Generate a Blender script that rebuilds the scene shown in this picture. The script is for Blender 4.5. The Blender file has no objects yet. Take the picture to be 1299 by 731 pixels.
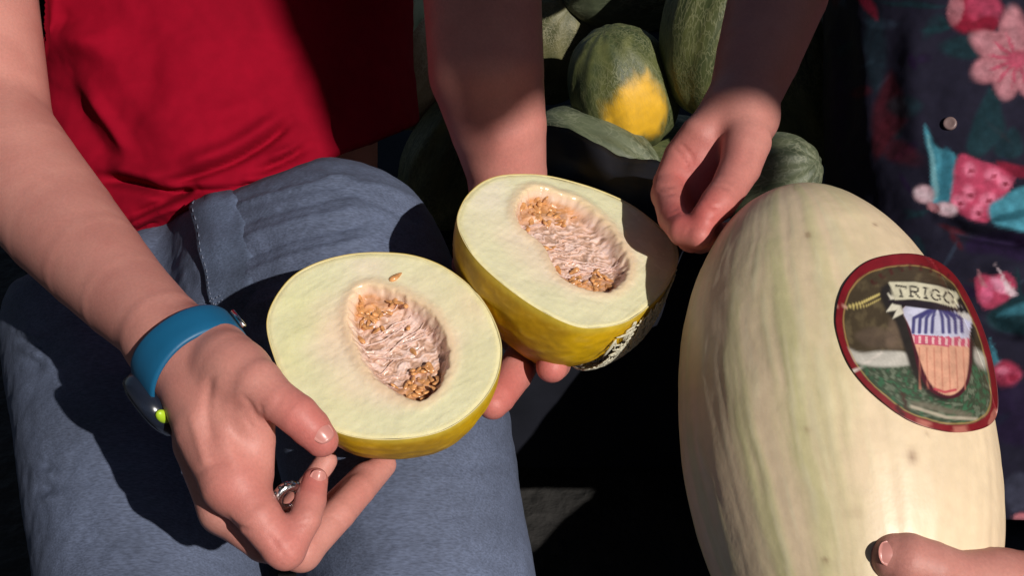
import bpy, bmesh, math, random
import numpy as np
from mathutils import Vector, Matrix, noise as mnoise

rnd = random.Random(7)
SC = bpy.context.scene
COL = SC.collection

# ---------------------------------------------------------------- camera, sky, sun, exposure
PITCH = math.radians(38.0)
CAMP = np.array([0.0, 0.0, 1.25])
FPX = 1784.0                       # focal length in pixels of the 1299 x 731 photograph
RIGHT = np.array([1.0, 0.0, 0.0])
FWD = np.array([0.0, math.cos(PITCH), -math.sin(PITCH)])
UP = np.array([0.0, math.sin(PITCH), math.cos(PITCH)])

cd = bpy.data.cameras.new('camera')
cd.sensor_width = 36.0
cd.lens = 36.0 * FPX / 1299.0
cd.clip_start = 0.02
cd.clip_end = 400.0
cam = bpy.data.objects.new('camera', cd)
COL.objects.link(cam)
cam.location = CAMP
cam.rotation_euler = (math.pi / 2 - PITCH, 0, 0)
SC.camera = cam

def W(px, py, d):
    """point seen at photo pixel (px, py) at depth d metres in front of the camera"""
    return CAMP + RIGHT * ((px - 649.5) / FPX * d) + UP * ((365.5 - py) / FPX * d) + FWD * d

def V(x, y, z):
    """direction given as right / up / towards the camera"""
    return RIGHT * x + UP * y - FWD * z

def proj(P):
    r = P - CAMP
    d = r @ FWD
    return 649.5 + FPX * (r @ RIGHT) / d, 365.5 - FPX * (r @ UP) / d, d

def nrm(v):
    v = np.asarray(v, float)
    return v / np.linalg.norm(v)

SUN = nrm(V(0.45, 0.09, 0.85))      # towards the sun
sl = bpy.data.lights.new('sun', 'SUN')
sl.energy = 5.0
sl.angle = math.radians(0.5)
sl.color = (1.0, 0.94, 0.87)
so = bpy.data.objects.new('sun', sl)
COL.objects.link(so)
so.rotation_euler = Vector(SUN).to_track_quat('Z', 'Y').to_euler()
so.location = (1.5, -1.5, 3)

world = bpy.data.worlds.new('World')
SC.world = world
world.use_nodes = True
wn = world.node_tree
bg = wn.nodes['Background']
sky = wn.nodes.new('ShaderNodeTexSky')
sky.sky_type = 'NISHITA'
sky.sun_disc = False
sky.sun_elevation = math.asin(SUN[2])
sky.sun_rotation = math.atan2(SUN[0], SUN[1])
wn.links.new(sky.outputs[0], bg.inputs[0])
bg.inputs[1].default_value = 0.05

SC.view_settings.view_transform = 'Standard'
SC.view_settings.look = 'None'
SC.view_settings.exposure = -0.24
SC.view_settings.gamma = 1.0
SC.view_settings.use_curve_mapping = False

# ---------------------------------------------------------------- small helpers
def s2l(r, g, b):
    f = lambda c: c / 12.92 if c <= 0.04045 else ((c + 0.055) / 1.055) ** 2.4
    return np.array([f(r / 255.0), f(g / 255.0), f(b / 255.0)])

def sstep(a, b, x):
    t = np.clip((x - a) / (b - a), 0, 1)
    return t * t * (3 - 2 * t)

_pr = np.random.RandomState(11)
_perm = np.tile(_pr.permutation(256), 3)
_grad = _pr.normal(size=(256, 3)); _grad /= np.linalg.norm(_grad, axis=1, keepdims=True)

def perlin(Q):
    I = np.floor(Q).astype(int); F = Q - I
    U = F * F * F * (F * (F * 6 - 15) + 10)
    I &= 255
    out = 0
    for dx in (0, 1):
        wx = U[:, 0] if dx else 1 - U[:, 0]
        for dy in (0, 1):
            wy = U[:, 1] if dy else 1 - U[:, 1]
            for dz in (0, 1):
                wz = U[:, 2] if dz else 1 - U[:, 2]
                h = _perm[_perm[_perm[I[:, 0] + dx] + I[:, 1] + dy] + I[:, 2] + dz]
                out = out + wx * wy * wz * (_grad[h] * (F - [dx, dy, dz])).sum(1)
    return out * 1.4

def fbm(P, scale, octaves=3, seed=0.0):
    Q = np.asarray(P, float) * scale + seed * 7.31
    out = 0; a = 1.0
    for o in range(octaves):
        out = out + a * perlin(Q + o * 13.7)
        Q = Q * 2.0; a *= 0.5
    return out

def tag(o, label=None, cat=None, group=None, kind=None):
    if label: o['label'] = label
    if cat: o['category'] = cat
    if group: o['group'] = group
    if kind: o['kind'] = kind
    return o

def empty(name, loc, label, cat, group=None):
    o = bpy.data.objects.new(name, None)
    o.empty_display_size = 0.03
    COL.objects.link(o)
    o.location = loc
    return tag(o, label, cat, group)

def mesh_obj(name, verts, faces, mat, parent=None, col=None, loc=None, smooth=True):
    """links one mesh; verts are world coordinates"""
    verts = np.asarray(verts, float)
    if parent is not None:
        base = np.zeros(3)
        p = parent
        while p is not None:
            base = base + np.array(p.location)
            p = p.parent
        off = base
        here = np.zeros(3)
    else:
        here = verts.mean(0) if loc is None else np.asarray(loc, float)
        off = here
    me = bpy.data.meshes.new(name)
    if isinstance(faces, np.ndarray):
        n, k = faces.shape
        me.vertices.add(len(verts))
        me.vertices.foreach_set('co', (verts - off).astype(np.float32).ravel())
        me.loops.add(n * k)
        me.loops.foreach_set('vertex_index', faces.astype(np.int32).ravel())
        me.polygons.add(n)
        me.polygons.foreach_set('loop_start', (np.arange(n) * k).astype(np.int32))
        me.update(calc_edges=True)
        me.validate()
    else:
        me.from_pydata([tuple(v) for v in verts - off], [], faces)
        me.update()
    if smooth:
        me.shade_smooth()
    if col is not None:
        a = me.color_attributes.new('col', 'FLOAT_COLOR', 'POINT')
        c = np.ones((len(verts), 4), np.float32)
        c[:, :3] = col
        a.data.foreach_set('color', c.ravel())
    me.materials.append(mat)
    o = bpy.data.objects.new(name, me)
    COL.objects.link(o)
    o.parent = parent
    if parent is None:
        o.location = here
    return o

def vnormals(verts, faces):
    fv = verts[faces]
    if faces.shape[1] == 4:
        fn = np.cross(fv[:, 2] - fv[:, 0], fv[:, 3] - fv[:, 1])
    else:
        fn = np.cross(fv[:, 1] - fv[:, 0], fv[:, 2] - fv[:, 0])
    n = np.zeros_like(verts)
    for k in range(faces.shape[1]):
        np.add.at(n, faces[:, k], fn)
    l = np.linalg.norm(n, axis=1, keepdims=True)
    return n / np.maximum(l, 1e-12)

def grid_faces(nu, nv, wrap_u=False):
    """vertex index = i * nv + j"""
    f = []
    iu = nu if wrap_u else nu - 1
    I, J = np.meshgrid(np.arange(iu), np.arange(nv - 1), indexing='ij')
    I = I.ravel(); J = J.ravel(); I2 = (I + 1) % nu
    return np.stack([I * nv + J, I2 * nv + J, I2 * nv + J + 1, I * nv + J + 1], 1)

def catmull(pts, n, closed=True):
    pts = np.asarray(pts, float)
    m = len(pts)
    out = []
    segs = m if closed else m - 1
    for s in range(segs):
        if closed:
            p0, p1, p2, p3 = pts[(s - 1) % m], pts[s], pts[(s + 1) % m], pts[(s + 2) % m]
        else:
            p0, p1, p2, p3 = pts[max(s - 1, 0)], pts[s], pts[s + 1], pts[min(s + 2, m - 1)]
        for t in np.linspace(0, 1, n, endpoint=False):
            out.append(0.5 * ((2 * p1) + (-p0 + p2) * t + (2 * p0 - 5 * p1 + 4 * p2 - p3) * t * t + (-p0 + 3 * p1 - 3 * p2 + p3) * t ** 3))
    if not closed:
        out.append(pts[-1])
    return np.array(out)

def seg_dist(X, Y, poly):
    """distance in pixels to a polyline"""
    D = np.full(X.shape, 1e9)
    for (x0, y0), (x1, y1) in zip(poly[:-1], poly[1:]):
        dx, dy = x1 - x0, y1 - y0
        t = np.clip(((X - x0) * dx + (Y - y0) * dy) / (dx * dx + dy * dy + 1e-9), 0, 1)
        D = np.minimum(D, np.hypot(X - x0 - t * dx, Y - y0 - t * dy))
    return D

def in_poly(X, Y, poly):
    poly = np.asarray(poly, float)
    c = np.zeros(X.shape, bool)
    j = len(poly) - 1
    for i in range(len(poly)):
        xi, yi = poly[i]; xj, yj = poly[j]
        m = ((yi > Y) != (yj > Y)) & (X < (xj - xi) * (Y - yi) / (yj - yi + 1e-12) + xi)
        c ^= m
        j = i
    return c

def sd_poly(X, Y, poly):
    """signed distance, positive inside"""
    p = [tuple(q) for q in poly]
    d = seg_dist(X, Y, p + [p[0]])
    return np.where(in_poly(X, Y, poly), d, -d)

def sweep(path, rads, nseg=10, cap=True, flat=1.0, upv=None):
    """tube along a path"""
    path = np.asarray(path, float)
    n = len(path)
    rads = np.broadcast_to(np.asarray(rads, float), (n,))
    T = np.gradient(path, axis=0)
    T /= np.linalg.norm(T, axis=1, keepdims=True) + 1e-12
    u = np.array([0.3, 0.2, 0.93]) if upv is None else np.asarray(upv, float)
    vs = []
    for i in range(n):
        a = u - T[i] * (u @ T[i]); a /= np.linalg.norm(a) + 1e-12
        b = np.cross(T[i], a)
        u = a
        for k in range(nseg):
            th = 2 * math.pi * k / nseg
            vs.append(path[i] + rads[i] * (math.cos(th) * a * flat + math.sin(th) * b))
    f = []
    for i in range(n - 1):
        for k in range(nseg):
            k2 = (k + 1) % nseg
            f.append((i * nseg + k, i * nseg + k2, (i + 1) * nseg + k2, (i + 1) * nseg + k))
    if cap:
        f.append(tuple(range(nseg))[::-1])
        f.append(tuple((n - 1) * nseg + k for k in range(nseg)))
    return np.array(vs), f

def join(parts):
    vs, fs, o = [], [], 0
    for v, f in parts:
        vs.append(np.asarray(v, float)); fs += [tuple(int(i) + o for i in q) for q in f]; o += len(v)
    return np.vstack(vs), fs

# ---------------------------------------------------------------- implicit surfaces: bodies and clothes
def smin(a, b, k):
    if k <= 0:
        return np.minimum(a, b)
    h = np.maximum(k - np.abs(a - b), 0) / k
    return np.minimum(a, b) - h * h * k * 0.25

class Shape:
    """smooth union of tapered limbs and ellipsoids, meshed by surface nets"""
    def __init__(self):
        self.groups = []
        self.cuts = []
        self.grooves = []
    def group(self, k):
        self.groups.append((k, []))
        return self
    def cone(self, a, b, ra, rb, k=0.006):
        self.groups[-1][1].append(('c', np.array(a), np.array(b), ra, rb, k)); return self
    def chain(self, pts, k=0.006):
        """pts: (px, py, d, r)"""
        segs = [('c', W(*p[:3]), W(*q[:3]), p[3], q[3], k) for p, q in zip(pts[:-1], pts[1:])]
        self.groups[-1][1].append(('p', segs, None, None, None, k))
        return self
    def ell(self, c, axes, radii, k=0.008):
        self.groups[-1][1].append(('e', np.array(c), np.array(axes), np.array(radii, float), None, k)); return self
    def cut(self, p, n, k=0.004):
        """keep the side the normal does not point to"""
        self.cuts.append((np.array(p), nrm(n), k)); return self
    def groove(self, pts, k=0.003):
        for p, q in zip(pts[:-1], pts[1:]):
            self.grooves.append((W(*p[:3]), W(*q[:3]), p[3], q[3], k))
        return self
    @staticmethod
    def prim(p, P):
        if p[0] == 'c':
            _, a, b, ra, rb, k = p
            ab = b - a
            t = np.clip((P - a) @ ab / (ab @ ab + 1e-12), 0, 1)
            q = P - a - t[:, None] * ab
            return np.sqrt((q * q).sum(1)) - (ra + (rb - ra) * t)
        if p[0] == 'p':
            D = None
            for sg in p[1]:
                d = Shape.prim(sg, P)
                D = d if D is None else smin(D, d, .0008)
            return D
        _, c, R, r, _, k = p
        q = (P - c) @ R.T
        k0 = np.sqrt(((q / r) ** 2).sum(1)); k1 = np.sqrt(((q / (r * r)) ** 2).sum(1))
        return k0 * (k0 - 1) / np.maximum(k1, 1e-9)
    def field(self, P, sel=None):
        F = np.full(len(P), 10.0)
        n = 0
        for k, prims in self.groups:
            G = None
            for p in prims:
                use = sel is None or sel[n]
                n += 1
                if not use:
                    continue
                d = self.prim(p, P)
                G = d if G is None else smin(G, d, p[5])
            if G is not None:
                F = smin(F, G, k)
        for a, b, ra, rb, k in self.grooves:
            d = self.prim(('c', a, b, ra, rb, k), P)
            F = -smin(-F, d, k)
        for p, nn, k in self.cuts:
            F = -smin(-F, -((P - p) @ nn), k)
        return F
    def mesh(self, h, B=20):
        allp = [p for _, g in self.groups for p in g]
        lo = np.full(3, 1e9); hi = -lo
        for p in [x for y in allp for x in (y[1] if y[0] == 'p' else [y])]:
            if p[0] == 'c':
                r = max(p[3], p[4])
                lo = np.minimum(lo, np.minimum(p[1], p[2]) - r); hi = np.maximum(hi, np.maximum(p[1], p[2]) + r)
            else:
                r = max(p[3]); lo = np.minimum(lo, p[1] - r); hi = np.maximum(hi, p[1] + r)
        lo -= 0.012; hi += 0.012
        nb = np.ceil((hi - lo) / (h * B)).astype(int)
        bi = np.stack(np.meshgrid(*[np.arange(n) for n in nb], indexing='ij'), -1).reshape(-1, 3)
        cen = lo + (bi + 0.5) * h * B
        hd = 0.5 * h * (B + 2) * math.sqrt(3)
        dm = np.stack([self.prim(p, cen) for p in allp], 1)
        near = dm.min(1)
        keep = (near < hd * 1.1 + 0.012)
        Fc = self.field(cen)
        keep &= np.abs(Fc) < hd * 1.5 + 0.012
        off = np.stack(np.meshgrid(*[np.arange(B + 1)] * 3, indexing='ij'), -1).reshape(-1, 3)
        N = nb * B + 4
        key = lambda c: (c[..., 0] + 1) * (N[1] * N[2]) + (c[..., 1] + 1) * N[2] + (c[..., 2] + 1)
        keys, vs, quads = [], [], []
        corner = np.array([[i, j, k] for i in (0, 1) for j in (0, 1) for k in (0, 1)])
        edges = [(a, b) for a in range(8) for b in range(a + 1, 8) if np.abs(corner[a] - corner[b]).sum() == 1]
        for bidx in np.where(keep)[0]:
            base = bi[bidx] * B
            sel = dm[bidx] < near[bidx] + 2.4 * hd + 0.03
            F = self.field(lo + (base + off) * h, sel).reshape(B + 1, B + 1, B + 1)
            S = F < 0
            if S.all() or not S.any():
                continue
            cnr = [F[c[0]:c[0] + B, c[1]:c[1] + B, c[2]:c[2] + B] for c in corner]
            ss = sum((c < 0).astype(int) for c in cnr)
            act = np.where((ss > 0) & (ss < 8))
            ci = np.stack(act, 1)
            cv = np.stack([c[act] for c in cnr], 1)
            acc = np.zeros((len(ci), 3)); cnt = np.zeros(len(ci))
            for a, b in edges:
                m = (cv[:, a] < 0) != (cv[:, b] < 0)
                t = cv[:, a] / np.where(m, cv[:, a] - cv[:, b], 1)
                pt = corner[a] + t[:, None] * (corner[b] - corner[a])
                acc += np.where(m[:, None], pt, 0); cnt += m
            vs.append(lo + (base + ci + acc / cnt[:, None]) * h)
            keys.append(key(base + ci))
            for ax in range(3):
                sl0 = [slice(0, B)] * 3; sl1 = [slice(0, B)] * 3
                sl1[ax] = slice(1, B + 1)
                s0 = S[tuple(sl0)]; s1 = S[tuple(sl1)]
                e = np.stack(np.where(s0 != s1), 1)
                if not len(e):
                    continue
                flip = s0[tuple(e.T)]
                u = np.zeros(3, int); u[(ax + 1) % 3] = 1
                w = np.zeros(3, int); w[(ax + 2) % 3] = 1
                g = base + e
                q = np.stack([key(g - u - w), key(g - w), key(g), key(g - u)], 1)
                q[~flip] = q[~flip][:, ::-1]
                quads.append(q)
        keys = np.concatenate(keys); vs = np.vstack(vs); quads = np.vstack(quads)
        o = np.argsort(keys); keys = keys[o]; vs = vs[o]
        ix = np.clip(np.searchsorted(keys, quads), 0, len(keys) - 1)
        ok = (keys[ix] == quads).all(1)
        f = ix[ok]
        a = vs[f]
        if np.einsum('ij,ij->i', np.cross(a[:, 2] - a[:, 0], a[:, 3] - a[:, 1]), a.mean(1) - vs.mean(0)).sum() < 0:
            f = f[:, ::-1]
        for _ in range(2):                        # settle the vertices exactly on the surface
            n = vnormals(vs, f)
            vs = vs - n * np.clip(self.field(vs), -h, h)[:, None]
        return vs, f
    def march(self, px, py, d0=0.45, d1=2.2):
        """depth of the surface under photo pixels (arrays)"""
        px = np.asarray(px, float); py = np.asarray(py, float)
        d = np.full(px.shape, d0)
        for _ in range(70):
            P = CAMP + RIGHT * ((px - 649.5) / FPX * d)[:, None] + UP * ((365.5 - py) / FPX * d)[:, None] + FWD * d[:, None]
            d = np.minimum(d + self.field(P) * 0.8, d1)
        return d
    def grad(self, P, e=1e-3):
        g = np.stack([self.field(P + e * x) - self.field(P - e * x) for x in np.eye(3)], 1)
        return g / (np.linalg.norm(g, axis=1, keepdims=True) + 1e-12)

def displace(verts, faces, strokes=(), extra=None):
    """folds: strokes are (polyline in photo pixels, width in pixels, height in metres)"""
    n = vnormals(verts, faces)
    X, Y, d = proj(verts)
    facing = sstep(-0.1, 0.35, -(n @ FWD))
    A = np.zeros(len(verts))
    for poly, w, amp in strokes:
        poly = [tuple(p) for p in catmull(poly, 5, False)] if len(poly) > 2 else poly
        D = seg_dist(X, Y, poly) / w
        ends = np.minimum(np.hypot(X - poly[0][0], Y - poly[0][1]), np.hypot(X - poly[-1][0], Y - poly[-1][1]))
        A += amp * np.exp(-D * D) * (0.25 + 0.75 * sstep(0, 3 * w, ends))
    A *= facing
    if extra is not None:
        A = A + extra(verts, n, X, Y)
    return verts + n * A[:, None]

# ---------------------------------------------------------------- materials
def mat(name, base=(0.5, 0.5, 0.5), rough=0.6, vc=False, bump=None, sss=0.0, sssr=(0.01, 0.004, 0.002), coat=0.0, spec=0.5,
        mott=None, metal=0.0, sheen=0.0, twill=None, rough_var=None):
    """principled surface; bump = list of (scale, strength, detail); mott = (scale, amount) colour mottling; twill = weave scale"""
    m = bpy.data.materials.new(name)
    m.use_nodes = True
    nt = m.node_tree
    L = nt.links
    b = nt.nodes['Principled BSDF']
    b.inputs['Roughness'].default_value = rough
    b.inputs['Metallic'].default_value = metal
    b.inputs['Specular IOR Level'].default_value = spec
    b.inputs['Coat Weight'].default_value = coat
    b.inputs['Coat Roughness'].default_value = 0.25
    b.inputs['Sheen Weight'].default_value = sheen
    if sss:
        b.inputs['Subsurface Weight'].default_value = sss
        b.inputs['Subsurface Radius'].default_value = sssr
        b.inputs['Subsurface Scale'].default_value = 1.0
    tc = nt.nodes.new('ShaderNodeTexCoord')
    if vc:
        a = nt.nodes.new('ShaderNodeVertexColor'); a.layer_name = 'col'
        src = a.outputs['Color']
    else:
        a = nt.nodes.new('ShaderNodeRGB'); a.outputs[0].default_value = (*base, 1)
        src = a.outputs[0]
    if mott:
        for sc, am in (mott if isinstance(mott, list) else [mott]):
            n = nt.nodes.new('ShaderNodeTexNoise'); n.inputs['Scale'].default_value = sc; n.inputs['Detail'].default_value = 4
            L.new(tc.outputs['Object'], n.inputs['Vector'])
            r = nt.nodes.new('ShaderNodeMapRange')
            r.inputs['From Min'].default_value = 0.3; r.inputs['From Max'].default_value = 0.7
            r.inputs['To Min'].default_value = 1 - am; r.inputs['To Max'].default_value = 1 + am
            L.new(n.outputs[0], r.inputs[0])
            x = nt.nodes.new('ShaderNodeMix'); x.data_type = 'RGBA'; x.blend_type = 'MULTIPLY'; x.inputs[0].default_value = 1
            L.new(src, x.inputs[6]); L.new(r.outputs[0], x.inputs[7])
            src = x.outputs[2]
    prev = None
    def add_bump(height, strength, dist=0.001):
        nonlocal prev
        bn = nt.nodes.new('ShaderNodeBump')
        bn.inputs['Strength'].default_value = strength
        bn.inputs['Distance'].default_value = dist
        L.new(height, bn.inputs['Height'])
        if prev is not None:
            L.new(prev, bn.inputs['Normal'])
        prev = bn.outputs[0]
    if twill:
        mp = nt.nodes.new('ShaderNodeMapping'); mp.inputs['Scale'].default_value = (twill * 0.25, twill, twill)
        L.new(tc.outputs['Object'], mp.inputs[0])
        n = nt.nodes.new('ShaderNodeTexNoise'); n.inputs['Scale'].default_value = 1.0; n.inputs['Detail'].default_value = 3
        L.new(mp.outputs[0], n.inputs['Vector'])
        r = nt.nodes.new('ShaderNodeMapRange')
        r.inputs['From Min'].default_value = 0.3; r.inputs['From Max'].default_value = 0.7
        r.inputs['To Min'].default_value = 0.72; r.inputs['To Max'].default_value = 1.28
        L.new(n.outputs[0], r.inputs[0])
        x = nt.nodes.new('ShaderNodeMix'); x.data_type = 'RGBA'; x.blend_type = 'MULTIPLY'; x.inputs[0].default_value = 1
        L.new(src, x.inputs[6]); L.new(r.outputs[0], x.inputs[7])
        src = x.outputs[2]
        add_bump(n.outputs[0], 0.5, 0.0006)
    for bb in (bump or []):
        n = nt.nodes.new('ShaderNodeTexNoise'); n.inputs['Scale'].default_value = bb[0]; n.inputs['Detail'].default_value = bb[2] if len(bb) > 2 else 3
        L.new(tc.outputs['Object'], n.inputs['Vector'])
        add_bump(n.outputs[0], bb[1], bb[3] if len(bb) > 3 else 0.001)
    if prev is not None:
        L.new(prev, b.inputs['Normal'])
    if rough_var:
        n = nt.nodes.new('ShaderNodeTexNoise'); n.inputs['Scale'].default_value = rough_var[0]
        L.new(tc.outputs['Object'], n.inputs['Vector'])
        r = nt.nodes.new('ShaderNodeMapRange')
        r.inputs['To Min'].default_value = rough - rough_var[1]; r.inputs['To Max'].default_value = rough + rough_var[1]
        L.new(n.outputs[0], r.inputs[0]); L.new(r.outputs[0], b.inputs['Roughness'])
    L.new(src, b.inputs['Base Color'])
    return m

M = {}
M['skin'] = mat('skin', rough=0.5, vc=True, sss=0.10, sssr=(0.010, 0.004, 0.002), spec=0.35,
                mott=[(45, 0.04), (500, 0.06)], bump=[(1300, 0.35, 3, 0.0005), (420, 0.18, 4, 0.0006)], rough_var=(90, 0.1))
M['nail'] = mat('nail', (0.55, 0.235, 0.205), rough=0.3, spec=0.45)
M['red_knit'] = mat('red_knit', (0.24, 0.002, 0.014), spec=0.08, rough=0.9, mott=[(14, 0.10), (90, 0.06)], bump=[(1500, 0.2, 2, 0.0005), (30, 0.3, 4, 0.002)], sheen=0.0)
M['denim'] = mat('denim', vc=True, rough=0.85, twill=900, mott=[(9, 0.12), (45, 0.10), (160, 0.07)], bump=[(60, 0.35, 5, 0.002)])
M['thread'] = mat('thread', (0.13, 0.15, 0.21), rough=0.8)
M['floral'] = mat('floral_cloth', vc=True, rough=0.85, spec=0.15, mott=[(120, 0.12)], bump=[(1200, 0.2, 2, 0.0005), (25, 0.35, 4, 0.003)])
M['navy'] = mat('navy_cloth', (0.022, 0.028, 0.05), rough=0.85, mott=(30, 0.2), bump=[(400, 0.3)])
M['strap'] = mat('blue_rubber', (0.006, 0.105, 0.225), rough=0.5, bump=[(300, 0.1)], mott=(40, 0.06))
M['watch_black'] = mat('watch_black', (0.012, 0.016, 0.028), rough=0.22, coat=0.3)
M['lime'] = mat('lime_plastic', (0.42, 0.62, 0.03), rough=0.4)
M['silver'] = mat('silver', (0.72, 0.71, 0.70), rough=0.18, metal=1.0, bump=[(500, 0.2)])
M['inlay'] = mat('dark_inlay', (0.02, 0.02, 0.025), rough=0.4)
M['flesh'] = mat('melon_flesh', vc=True, rough=0.26, sss=0.12, sssr=(0.012, 0.010, 0.005), spec=0.5, mott=[(50, 0.03), (220, 0.035)],
                 bump=[(260, 0.25, 4, 0.0012), (900, 0.2, 3, 0.0006)], rough_var=(70, 0.12))
M['rind'] = mat('yellow_rind', vc=True, rough=0.5, spec=0.25, mott=[(45, 0.14), (200, 0.1)], bump=[(120, 0.25, 4, 0.001)])
M['pulp'] = mat('pulp_fibre', (0.74, 0.50, 0.42), rough=0.25, sss=0.2, sssr=(0.006, 0.004, 0.002), mott=[(120, 0.25)], bump=[(500, 0.3)])
M['seed'] = mat('seed', (0.58, 0.28, 0.11), rough=0.18, mott=[(200, 0.35)], sss=0.1, sssr=(0.003, 0.002, 0.001))
M['cork'] = mat('cork_net', (0.58, 0.55, 0.42), rough=0.8)
M['white_melon'] = mat('white_melon', vc=True, rough=0.45, sss=0.05, sssr=(0.008, 0.006, 0.003), mott=[(26, 0.05), (140, 0.045)],
                       bump=[(45, 0.2, 5, 0.002), (400, 0.1)], rough_var=(40, 0.1))
M['print'] = mat('sticker_print', vc=True, rough=0.42, coat=0.12, spec=0.5, bump=[(60, .25, 3, .001)])
M['ground'] = mat('dark_soil', (0.014, 0.013, 0.012), rough=0.95, mott=[(8, 0.35), (60, 0.3)], bump=[(30, 0.8, 6, 0.02)])
M['black'] = mat('black_plastic', (0.011, 0.012, 0.018), rough=0.75, spec=0.15, mott=(20, 0.2), bump=[(40, 0.3, 4, 0.003)])
M['canvas'] = mat('canvas', (0.09, 0.095, 0.10), rough=0.9, bump=[(300, 0.2)])
M['pole'] = mat('painted_pole', (0.2, 0.2, 0.2), rough=0.4, metal=0.6)
M['leaf'] = mat('pale_leaf', (0.42, 0.60, 0.45), rough=0.6, mott=(60, 0.2))

def skin_cols(P, base, red=(), seed=0.0):
    """skin colour per point: redder over knuckles and fingertips"""
    c = np.tile(np.asarray(base, float), (len(P), 1))
    n = fbm(P, 28.0, 3, seed)[:, None]
    n2 = fbm(P, 95.0, 3, seed + 2)[:, None]
    c = c * (1 + 0.10 * n * np.array([0.7, 1.1, 1.1]) + 0.05 * n2 * np.array([0.3, 1.0, 0.9]))
    for p, r, a in red:
        w = np.exp(-((P - p) ** 2).sum(1) / (r * r))[:, None] * a
        c = c * (1 - w * np.array([0.02, 0.38, 0.34]))
    return np.clip(c, 0, 1)

def nail(parent, centre, along, out, length=0.011, width=0.0095, mt=None):
    """curved fingernail plate: along points to the fingertip, out away from the finger"""
    a = nrm(along); o = nrm(np.asarray(out) - a * (np.asarray(out) @ a)); s = np.cross(a, o)
    nu, nv = 9, 9
    vs = []
    for i in range(nu):
        u = -1 + 2 * i / (nu - 1)
        for j in range(nv):
            w = -1 + 2 * j / (nv - 1)
            uu, ww = u * math.sqrt(1 - 0.46 * w * w), w * math.sqrt(1 - 0.44 * u * u)
            vs.append(np.asarray(centre) + a * (uu * length / 2) + s * (ww * width / 2) + o * (0.0011 - 0.0032 * ww * ww - 0.0014 * uu * uu))
    vs = np.array(vs)
    low = vs - o * 0.0006
    f = [tuple(q) for q in grid_faces(nu, nv)]
    V2 = np.vstack([vs, low])
    n0 = nu * nv
    f2 = f + [tuple(n0 + i for i in q[::-1]) for q in f]
    rim = [i * nv for i in range(nu)] + [(nu - 1) * nv + j for j in range(1, nv)] + [i * nv + nv - 1 for i in range(nu - 2, -1, -1)] + [j for j in range(nv - 2, 0, -1)]
    for p, q in zip(rim, rim[1:] + rim[:1]):
        f2.append((p, q, n0 + q, n0 + p))
    return mesh_obj('fingernail', V2, f2, mt or M['nail'], parent)

# ================================================================ THE SETTING
def build_ground():
    n = 60
    xs = np.concatenate([np.linspace(-60, -2.2, 8), np.linspace(-2, 2, n), np.linspace(2.2, 60, 8)])
    ys = np.concatenate([np.linspace(-60, -1.2, 8), np.linspace(-1, 3.4, n), np.linspace(3.6, 120, 8)])
    P = np.array([(x, y, 0) for x in xs for y in ys], float)
    P[:, 2] = 0.012 * fbm(P, 3.0, 4)
    tag(mesh_obj('ground', P, grid_faces(len(xs), len(ys)), M['ground'], loc=(0, 0, 0)), kind='structure')
build_ground()

# added stall, never in view: canvas blocks sky light and shadows both hanging arms
def build_shade_stall():
    yf, H = -0.80, 2.85
    edge = [(325, -40, 1.13), (345, 60, 1.13), (372, 130, 1.13), (402, 212, 1.12), (520, 225, 1.06), (588, 206, .945), (640, 168, .945), (694, 126, .945), (800, 128, .92),
            (880, 140, .90), (925, 121, .895), (968, 132, .91), (1020, 170, .95), (1085, 215, .96), (1120, 215, .965), (1128, 140, .965), (1132, 60, .965), (1134, 0, .965)]
    def throw(p):  # wanted shadow edges, traced back along the sun to shape the hanging canvas
        P = W(*p)
        return P + SUN * ((yf - P[1]) / SUN[1])
    low = np.array([throw(p) for p in catmull(edge, 4, False)])
    low[:, 0] = np.maximum.accumulate(low[:, 0])
    root = empty('added_shade_stall', (0.4, 1.6, 0), 'unseen canvas stall added to shade both hanging arms and cut sky light', 'stall')
    nv = 8
    G = np.array([[np.array([p[0], yf, p[2] * (1 - j / (nv - 1)) + (H - .02) * j / (nv - 1)]) for j in range(nv)] for p in low])
    G[:, :, 1] += 0.006 * np.sin(np.arange(len(low)) * 0.9)[:, None]
    A = G.reshape(-1, 3); Bk = A + [0, 0.004, 0]
    f = [tuple(q) for q in grid_faces(len(low), nv)]
    n0 = len(A)
    fs = f + [tuple(n0 + i for i in q[::-1]) for q in f]
    rim = [i * nv for i in range(len(low))]
    for p, q in zip(rim[:-1], rim[1:]):
        fs.append((q, p, n0 + p, n0 + q))
    mesh_obj('shadow_tarp', np.vstack([A, Bk]), fs, M['canvas'], root)
    def sheet(name, pts, th, m):
        P = np.array(pts, float); n = nrm(np.cross(P[1] - P[0], P[3] - P[0])) * th
        V2 = np.vstack([P, P + n])
        mesh_obj(name, V2, [(3, 2, 1, 0), (4, 5, 6, 7), (0, 1, 5, 4), (1, 2, 6, 5), (2, 3, 7, 6), (3, 0, 4, 7)], m, root, smooth=False)
    X0, X1, YB, YR = -1.9, 2.0, 1.3, 0.98
    sheet('shade_roof', [(X0, yf + .02, H), (X1, yf + .02, H), (X1, YR, H + .12), (X0, YR, H + .12)], .004, M['canvas'])
    sheet('shade_curtain', [(X0, yf + .3, 0.02), (X0, YB, 0.02), (X0, YB, H + .02), (X0, yf + .3, H - .02)], .004, M['canvas'])
    sheet('shade_curtain', [(X1, yf + .3, 0.02), (X1, YB, 0.02), (X1, YB, H + .02), (X1, yf + .3, H - .02)], .004, M['canvas'])
    v, ff = sweep(np.array([(X0, yf, H), (X1, yf, H)]), 0.016, 10)
    mesh_obj('rail', v, ff, M['pole'], root)
    for x in (X0, X1):
        v, ff = sweep(np.array([(x, yf, H - .02), (x, yf, 0)]), 0.02, 10)
        mesh_obj('pole', v, ff, M['pole'], root)
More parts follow.
